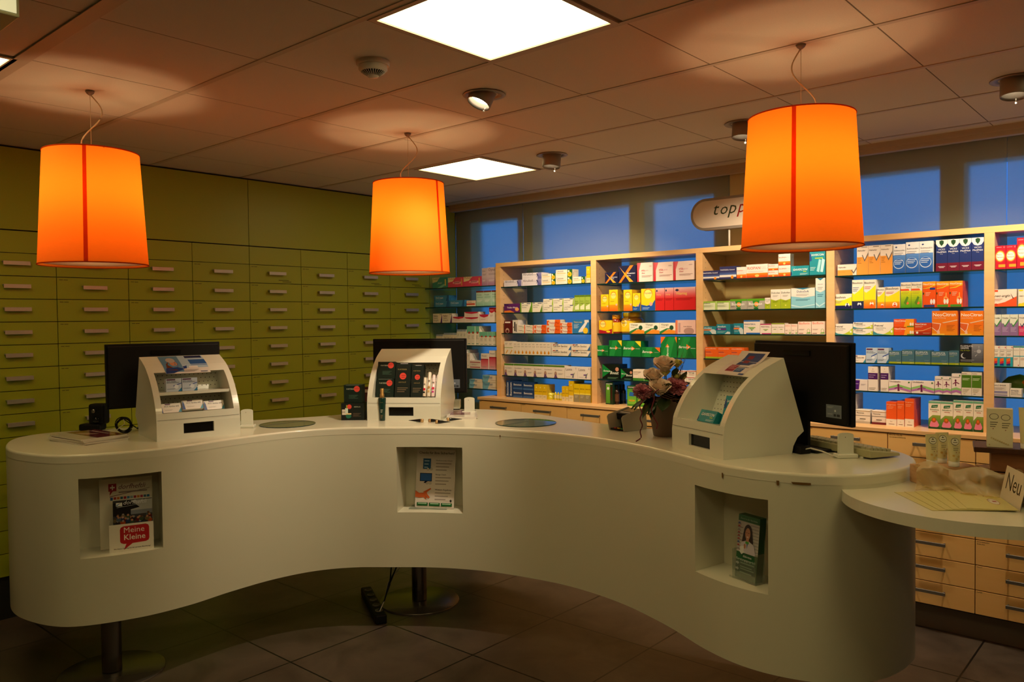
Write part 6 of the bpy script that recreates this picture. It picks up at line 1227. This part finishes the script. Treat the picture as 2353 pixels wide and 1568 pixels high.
# sheer fabric in folds
fa, fb_, fc = Vector((1.84, -1.90, 0)), Vector((1.80, -2.30, 0)), None
fa = atZ(2104, 1128, Zs); fb_ = atZ(2345, 1150, Zs); fa.z = fb_.z = 0
al = (fb_ - fa); ln = al.length; al.normalize(); bk = Vector((-al.y, al.x, 0)); bk = bk if bk.dot(Vector((RC[2][0], RC[2][1], 0))) > 0 else -bk
def fab(u, v):
    s = u * ln; base = fa + al * s + bk * (.012 + .03 * math.sin(u * 7.1) * (1 - v * .4) + .012 * math.sin(u * 23 + v * 4))
    if v < .12: z = .003 + .01 * abs(math.sin(u * 15)); pos = base - bk * (.02 * (1 - v / .12))
    elif v < .6: f = (v - .12) / .48; z = .004 + .066 * f * (.8 + .25 * math.sin(u * 9 + 1)) + .006 * math.sin(u * 31 + v * 9); pos = base + bk * (.012 * math.sin(f * PI) + .008 * math.sin(u * 17 + f * 5))
    else: f = (v - .6) / .4; z = .070 + .014 * math.sin(f * PI) * (1 + .8 * math.sin(u * 13)) - .01 * f; pos = base + bk * (.012 + f * .075) + al * .01 * math.sin(f * 6 + u * 9)
    return (pos.x, pos.y, Zs + max(.003, z))
b = MB(); b.grid(fab, 90, 24); o = b.build('sheer_fabric', 'organza'); tag(o, 'crumpled sheer gold fabric draped round the wooden blocks on the side shelf', 'fabric')
# fan of cards
A_, B_, D_ = atZ(2222, 1173, Zs), atZ(2342, 1179, Zs), atZ(2160, 1131, Zs)
cw, chh = (B_ - A_).length, (D_ - A_).length; ca = math.atan2((B_ - A_).y, (B_ - A_).x); cwd = cw
hgt = chh
for q in range(6):
    k = 5 - q
    b = MB(); b.box(-cw, 0, 0, 0, hgt, .0008, 'c9bf7c')
    pr = [('e', .25 + .5 * ((i * 37) % 10) / 10, .04 + .9 * (i % 2), .03, 'c8a860', .04) for i in range(6)]
    if k == 0: pr = [('e', .72, .42, .105, '9a4a38', .16), ('e', .72, .42, .095, 'd8d0c4', .145), ('r', .70, .40, .78, .46, 'a03a40'), ('l', .62, .5, .68, 2, '6a5a50'), ('p', [(.42, .62), (.425, .62), (.5, .40), (.495, .40)], '8a7030')]
    decor(b, pr, cw, hgt, lambda x, y, e: (-cw + x, y, .0008 + e))
    o = b.build('card', 'pack'); piv = B_ + (A_ - B_) * .0
    sh = (A_ - B_).normalized() * (.028 * k); o.location = (piv.x + sh.x * .75, piv.y + sh.y * .75, Zs + .0004 + q * .0011); o.rotation_euler = (0, 0, ca - .0 + .05 * k)
    tag(o, 'top pale yellow card with red-rimmed oval in the fan on the side shelf' if k == 0 else '%s pale yellow card of the fan, counted from the topmost' % ordn[k], 'card', 'fanned yellow cards on the side shelf')
# Neu sign
p0, p1 = atZ(2296, 1147, Zs), atZ(2343, 1177, Zs); p0.z = p1.z = Zs
dn = (p1 - p0); wn = dn.length; an = math.atan2(dn.y, dn.x)
t = thing('tent_card', 'white folded card reading Neu on the side shelf', 'sign', (p0.x, p0.y, Zs), an)
b = MB(); hn = .108; fr = lambda x, y, e: (x, -e + .022 * y / hn, y)
b.face([fr(0, 0, 0), fr(wn, 0, 0), fr(wn, hn, 0), fr(0, hn, 0)], 'd4ccb8'); b.face([fr(0, 0, -.001), fr(0, hn, -.001), fr(wn, hn, -.001), fr(wn, 0, -.001)], 'd4ccb8')
decor(b, [('t', 'Neu', .16, .38, .68, '3a3228')], wn, hn, fr)
b.build('front_leaf', 'pack', t)
b = MB(); b.face([(0, .023, hn), (wn, .023, hn), (wn, .05, 0), (0, .05, 0)], 'd0c8b4'); b.build('rear_leaf', 'pack', t)

# ------------------------------------------------------------------ shelf odds: bottles, jars, tins, sign
def on_shelf(bay, row, u, back=.03): p = atX(u, 700, BX + back); return Vector((BX + back, p.y, zrow(bay, row)))
def crop(c, x): return crops[c][0] + x / crops[c][2]
for nm, lab, x0, x1, bodyc, lidc, hh in (('vitamin_bottle', 'small amber gummy bottle with yellow lid, third shelf, second wooden bay', 233, 310, '8a2a18', 'd89018', .125), ('vitamin_jar', 'large gummy jar with wide yellow lid, third shelf, second wooden bay', 330, 512, 'a8702a', 'd0a01c', .14)):
    u0, u1 = crop('B', x0), crop('B', x1); c = on_shelf(1, 2, (u0 + u1) / 2, .06 if x1 < 400 else .13); r = (atX(u0, 700, c.x).y - atX(u1, 700, c.x).y) / 2
    t = thing(nm, lab, 'jar', c)
    b = MB(); b.lathe([(r * .92, 0), (r, .006), (r, hh * .66), (r * .8, hh * .76), (r * .7, hh * .79), (.001, hh * .79)], 28, col=bodyc); b.build('glass_body', 'gloss', t)
    b = MB(); b.lathe([(r * 1.006, .012), (r * 1.006, hh * .6)], 28, col='e8c020', cap=False)
    fr = lambda x, y, e, r=r: (-math.cos((x / (2 * r) - .5) * 2.2) * (r * 1.008 + e), -math.sin((x / (2 * r) - .5) * 2.2) * (r * 1.008 + e), y)
    decor(b, [('r', .0, .12, 1, .28, 'c83a20'), ('c', .4, .5, .16, 'f0e090'), ('t', 'Supradyn', .26, .48, .3, '3a3a68', 'b')], 2 * r, hh, fr)
    b.build('label', 'pack', t)
    b = MB(); b.lathe([(r * .8, hh * .79), (r * .82, hh * .8), (r * .82, hh * .98), (r * .75, hh), (.001, hh)], 28); b.build('lid', mat('lid_' + nm, lidc, .4), t)
for k, (x0, x1, bc, lc) in enumerate(((246, 300, '2a1810', '5a3a28'), (262, 308, '18243c', '2a4888'), (312, 360, '18243c', '2a4888'))):
    u0, u1 = crop('B', x0), crop('B', x1); c = on_shelf(1, 5, (u0 + u1) / 2, [.05, .12, .12][k]); r = .017
    t = thing('spray_bottle', ['dark brown bottle with tall cap on worktop, second wooden bay', 'left dark bottle with blue label on worktop, second wooden bay', 'right dark bottle with blue label on worktop, second wooden bay'][k], 'bottle', c, 0, 'dark bottles in the second wooden bay')
    b = MB(); b.lathe([(r, 0), (r, .085), (r * .5, .1), (.001, .1)], 20, col=bc); b.lathe([(r * 1.02, .02), (r * 1.02, .07)], 20, col=lc, cap=False); b.build('body', 'gloss', t)
    b = MB(); b.lathe([(r * .5, .1), (r * .5, .13), (.001, .132)], 16); b.build('cap', 'black', t)
u0, u1 = crop('A', 1032), crop('A', 1086); c = on_shelf(0, 5, (u0 + u1) / 2, .06); t = thing('ointment_jar', 'squat yellow jar on worktop of first wooden bay', 'jar', c)
b = MB(); b.lathe([(.026, 0), (.027, .028), (.001, .028)], 28, col='c8b818'); b.build('body', 'gloss', t); b = MB(); b.lathe([(.028, .028), (.028, .046), (.001, .047)], 28, col='d8cc40'); b.build('lid', 'gloss', t)
for k in range(3):
    u = crop('A', 1100 + k * 23); c = on_shelf(0, 5, u, .045); b = MB(); b.lathe([(.010, 0), (.010, .042), (.0055, .048), (.0055, .055), (.001, .056)], 18, col='d8c018'); b.lathe([(.0102, .012), (.0102, .036)], 18, col='e0d8a0', cap=False)
    o = b.build('drop_bottle', 'gloss'); o.location = c; tag(o, ['left', 'middle', 'right'][k] + ' of three tiny yellow drop bottles on worktop, first wooden bay', 'bottle', 'tiny yellow bottles in the first wooden bay')
for k, (x0, x1, yt, cc, cb) in enumerate(((333, 512, 830, 'ddd4c8', 'b0a698'), (530, 705, 842, 'dcd0c8', '6a1c24'))):
    u0, u1 = crop('E', x0), crop('E', x1); y0, y1 = atX(u0, 940, BX).y, atX(u1, 940, BX).y; w_ = y0 - y1 - .002
    t = thing('lozenge_tin', ['off-white lozenge tin with grey line on worktop, fourth wooden bay', 'off-white lozenge tin with dark red rim on worktop, fourth wooden bay'][k], 'tin', (BX + .006, (y0 + y1) / 2, 1.005), PI, 'lozenge tins on the worktop')
    b = MB(); hh = .066; b.box(-.06, -w_ / 2, 0, 0, w_ / 2, .012, cb); b.box(-.06, -w_ / 2, .012, -.002, w_ / 2, hh, cc)
    decor(b, [('r', 0, .62, 1, .66, '5a5650'), ('t', 'Pectorex', .1, .8, .5, '2a2622', 'b'), ('r', .3, .34, .7, .40, '4a443e'), ('l', .1, .25, .6, 1, 'a09688')], w_, hh, lambda x, y, e: (-.002 + e, -w_ / 2 + x, y)); bevel(b.build('tin_body', 'pack', t), .004)
    b = MB(); b.box(-.061, -w_ / 2 - .001, hh, .0, w_ / 2 + .001, hh + .008, cc); bevel(b.build('lid', 'pack', t), .003)
u = crop('E', 2300); c = atX(u, 770 + 600 / 5.194, BX + .16); b = MB(); b.lathe([(.001, -.05), (.05, -.036), (.085, 0), (.05, .036), (.001, .05)], 32, sx=.5)
o = b.build('oval_toy', mat('green_toy', '5a7a28', .35)); o.location = (BX + .17, c.y, 1.2365); tag(o, 'green oval object with orange spot behind the off-white cartons at right edge', 'toy')
b = MB(); b.lathe([(.001, 0), (.016, 0), (.016, .002), (.001, .002)], 20); s_ = b.build('orange_spot', mat('orange_spot', 'e07818', .5), o); s_.matrix_local = Matrix.Translation((-.035, -.03, .01)) @ Matrix.Rotation(-PI / 2 + .3, 4, 'Y')
u0, u1 = crop('E', 1975), crop('E', 2190); y0, y1 = atX(u0, 960, BX).y, atX(u1, 960, BX).y
put_carton('plainwhite', y0 - y1, .03, .08, (BX + .008, (y0 + y1) / 2, 1.005), PI, 'white flat carton on the worktop of the cut-off right-hand bay')
# sign on a stem
p = atX(1676, 560, 3.52); sy = p.y
t = thing('shop_sign', 'oval-ended white sign with italic lettering on a stem above the shelving', 'sign', (3.52, sy, 2.012), PI)
L0 = atX(1595, 490, 3.50); wS = (L0.y - sy); hS = .205; zS = 2.30 - 2.012 - .0
zc = (atX(1640, 527, 3.5).z + atX(1640, 456, 3.5).z) / 2 - 2.012; hS = atX(1640, 456, 3.5).z - atX(1640, 527, 3.5).z
def pill(hw, hh, n_=16): return [(-hw + hh + hh * math.cos(a), hh * math.sin(a)) for a in [PI / 2 + PI * k / n_ for k in range(n_ + 1)]] + [(hw - hh + hh * math.cos(a), hh * math.sin(a)) for a in [-PI / 2 + PI * k / n_ for k in range(n_ + 1)]]
hwS = wS + .02
b = MB(); pl = pill(.36, hS / 2); cx = .36 - hwS; n_ = len(pl)
vs = [(-.02, x + cx, z + zc) for x, z in pl] + [(.02, x + cx, z + zc) for x, z in pl]
b.add(vs, [tuple(range(n_)), tuple(range(2 * n_ - 1, n_ - 1, -1))] + [(i, (i + 1) % n_, n_ + (i + 1) % n_, n_ + i) for i in range(n_)]); bevel(b.build('frame', 'grey_metal', t), .004)
b = MB(); pl = pill(.36 - .012, hS / 2 - .012); n_ = len(pl); b.face([(.0206, x + cx, z + zc) for x, z in pl], 'd8c8b4')
fr = lambda x, y, e: (.0208 + e, -hwS + x, zc - hS / 2 + y)
Hs = hS; Ws = .72
for ch_, x_, w_, c_ in (('t', .155, .028, '28361c'), ('o', .20, .036, '28361c'), ('p', .245, .045, '28361c'), ('p', .305, .045, '8a1410'), ('h', .36, .04, '8a1410'), ('a', .41, .036, '28361c'), ('r', .455, .03, '28361c'), ('m', .495, .055, '28361c')): decor(b, [('t', ch_, x_ / Ws, .46, w_ * 1.3 / Ws, c_, 'i')], Ws, Hs, fr)
decor(b, [('p', [(.50, .2), (.56, .2), (.60, .45), (.56, .45)], '28201c')], Ws, Hs, fr)
b.build('face', 'gloss', t)
b = MB(); b.tube([(0, 0, 0), (0, 0, zc - hS / 2)], .006, 10); b.build('stem', 'white_metal', t)

# ------------------------------------------------------------------ under the counter
p = atZ(868, 1388, .02)
t = thing('cable_tray', 'black power strip with cables hanging behind the middle counter post', 'power strip', (1.72, .80, 0), math.atan2(.574 - 1.05, 1.602 - 1.864))
b = MB(); b.box(-.24, -.03, .0, .24, .03, .05); bevel(b.build('strip_body', 'black', t), .008)
for q in range(5):
    b = MB(); b.lathe([(.02, .05), (.02, .054), (.016, .054), (.015, .051), (.001, .051)], 20, (-.17 + q * .085, 0, 0)); b.build('socket', 'handle_dark', t)
blue = mat('blue_cable', '1c2c4a', .5)
for q, (r_, mt) in enumerate(((.004, 'black'), (.004, 'black'), (.0035, blue), (.003, 'white_metal'))):
    b = MB(); b.tube([(.1 - q * .02, .10 + q * .02, ZB), (.12 + .03 * math.sin(q * 2), .08 + .02 * q, .26), (.15 + .02 * math.cos(q), .06, .18), (.17, .03, .10), (.18 + q * .005, .0, .055)], r_, 6); b.build('cable', mt, t)
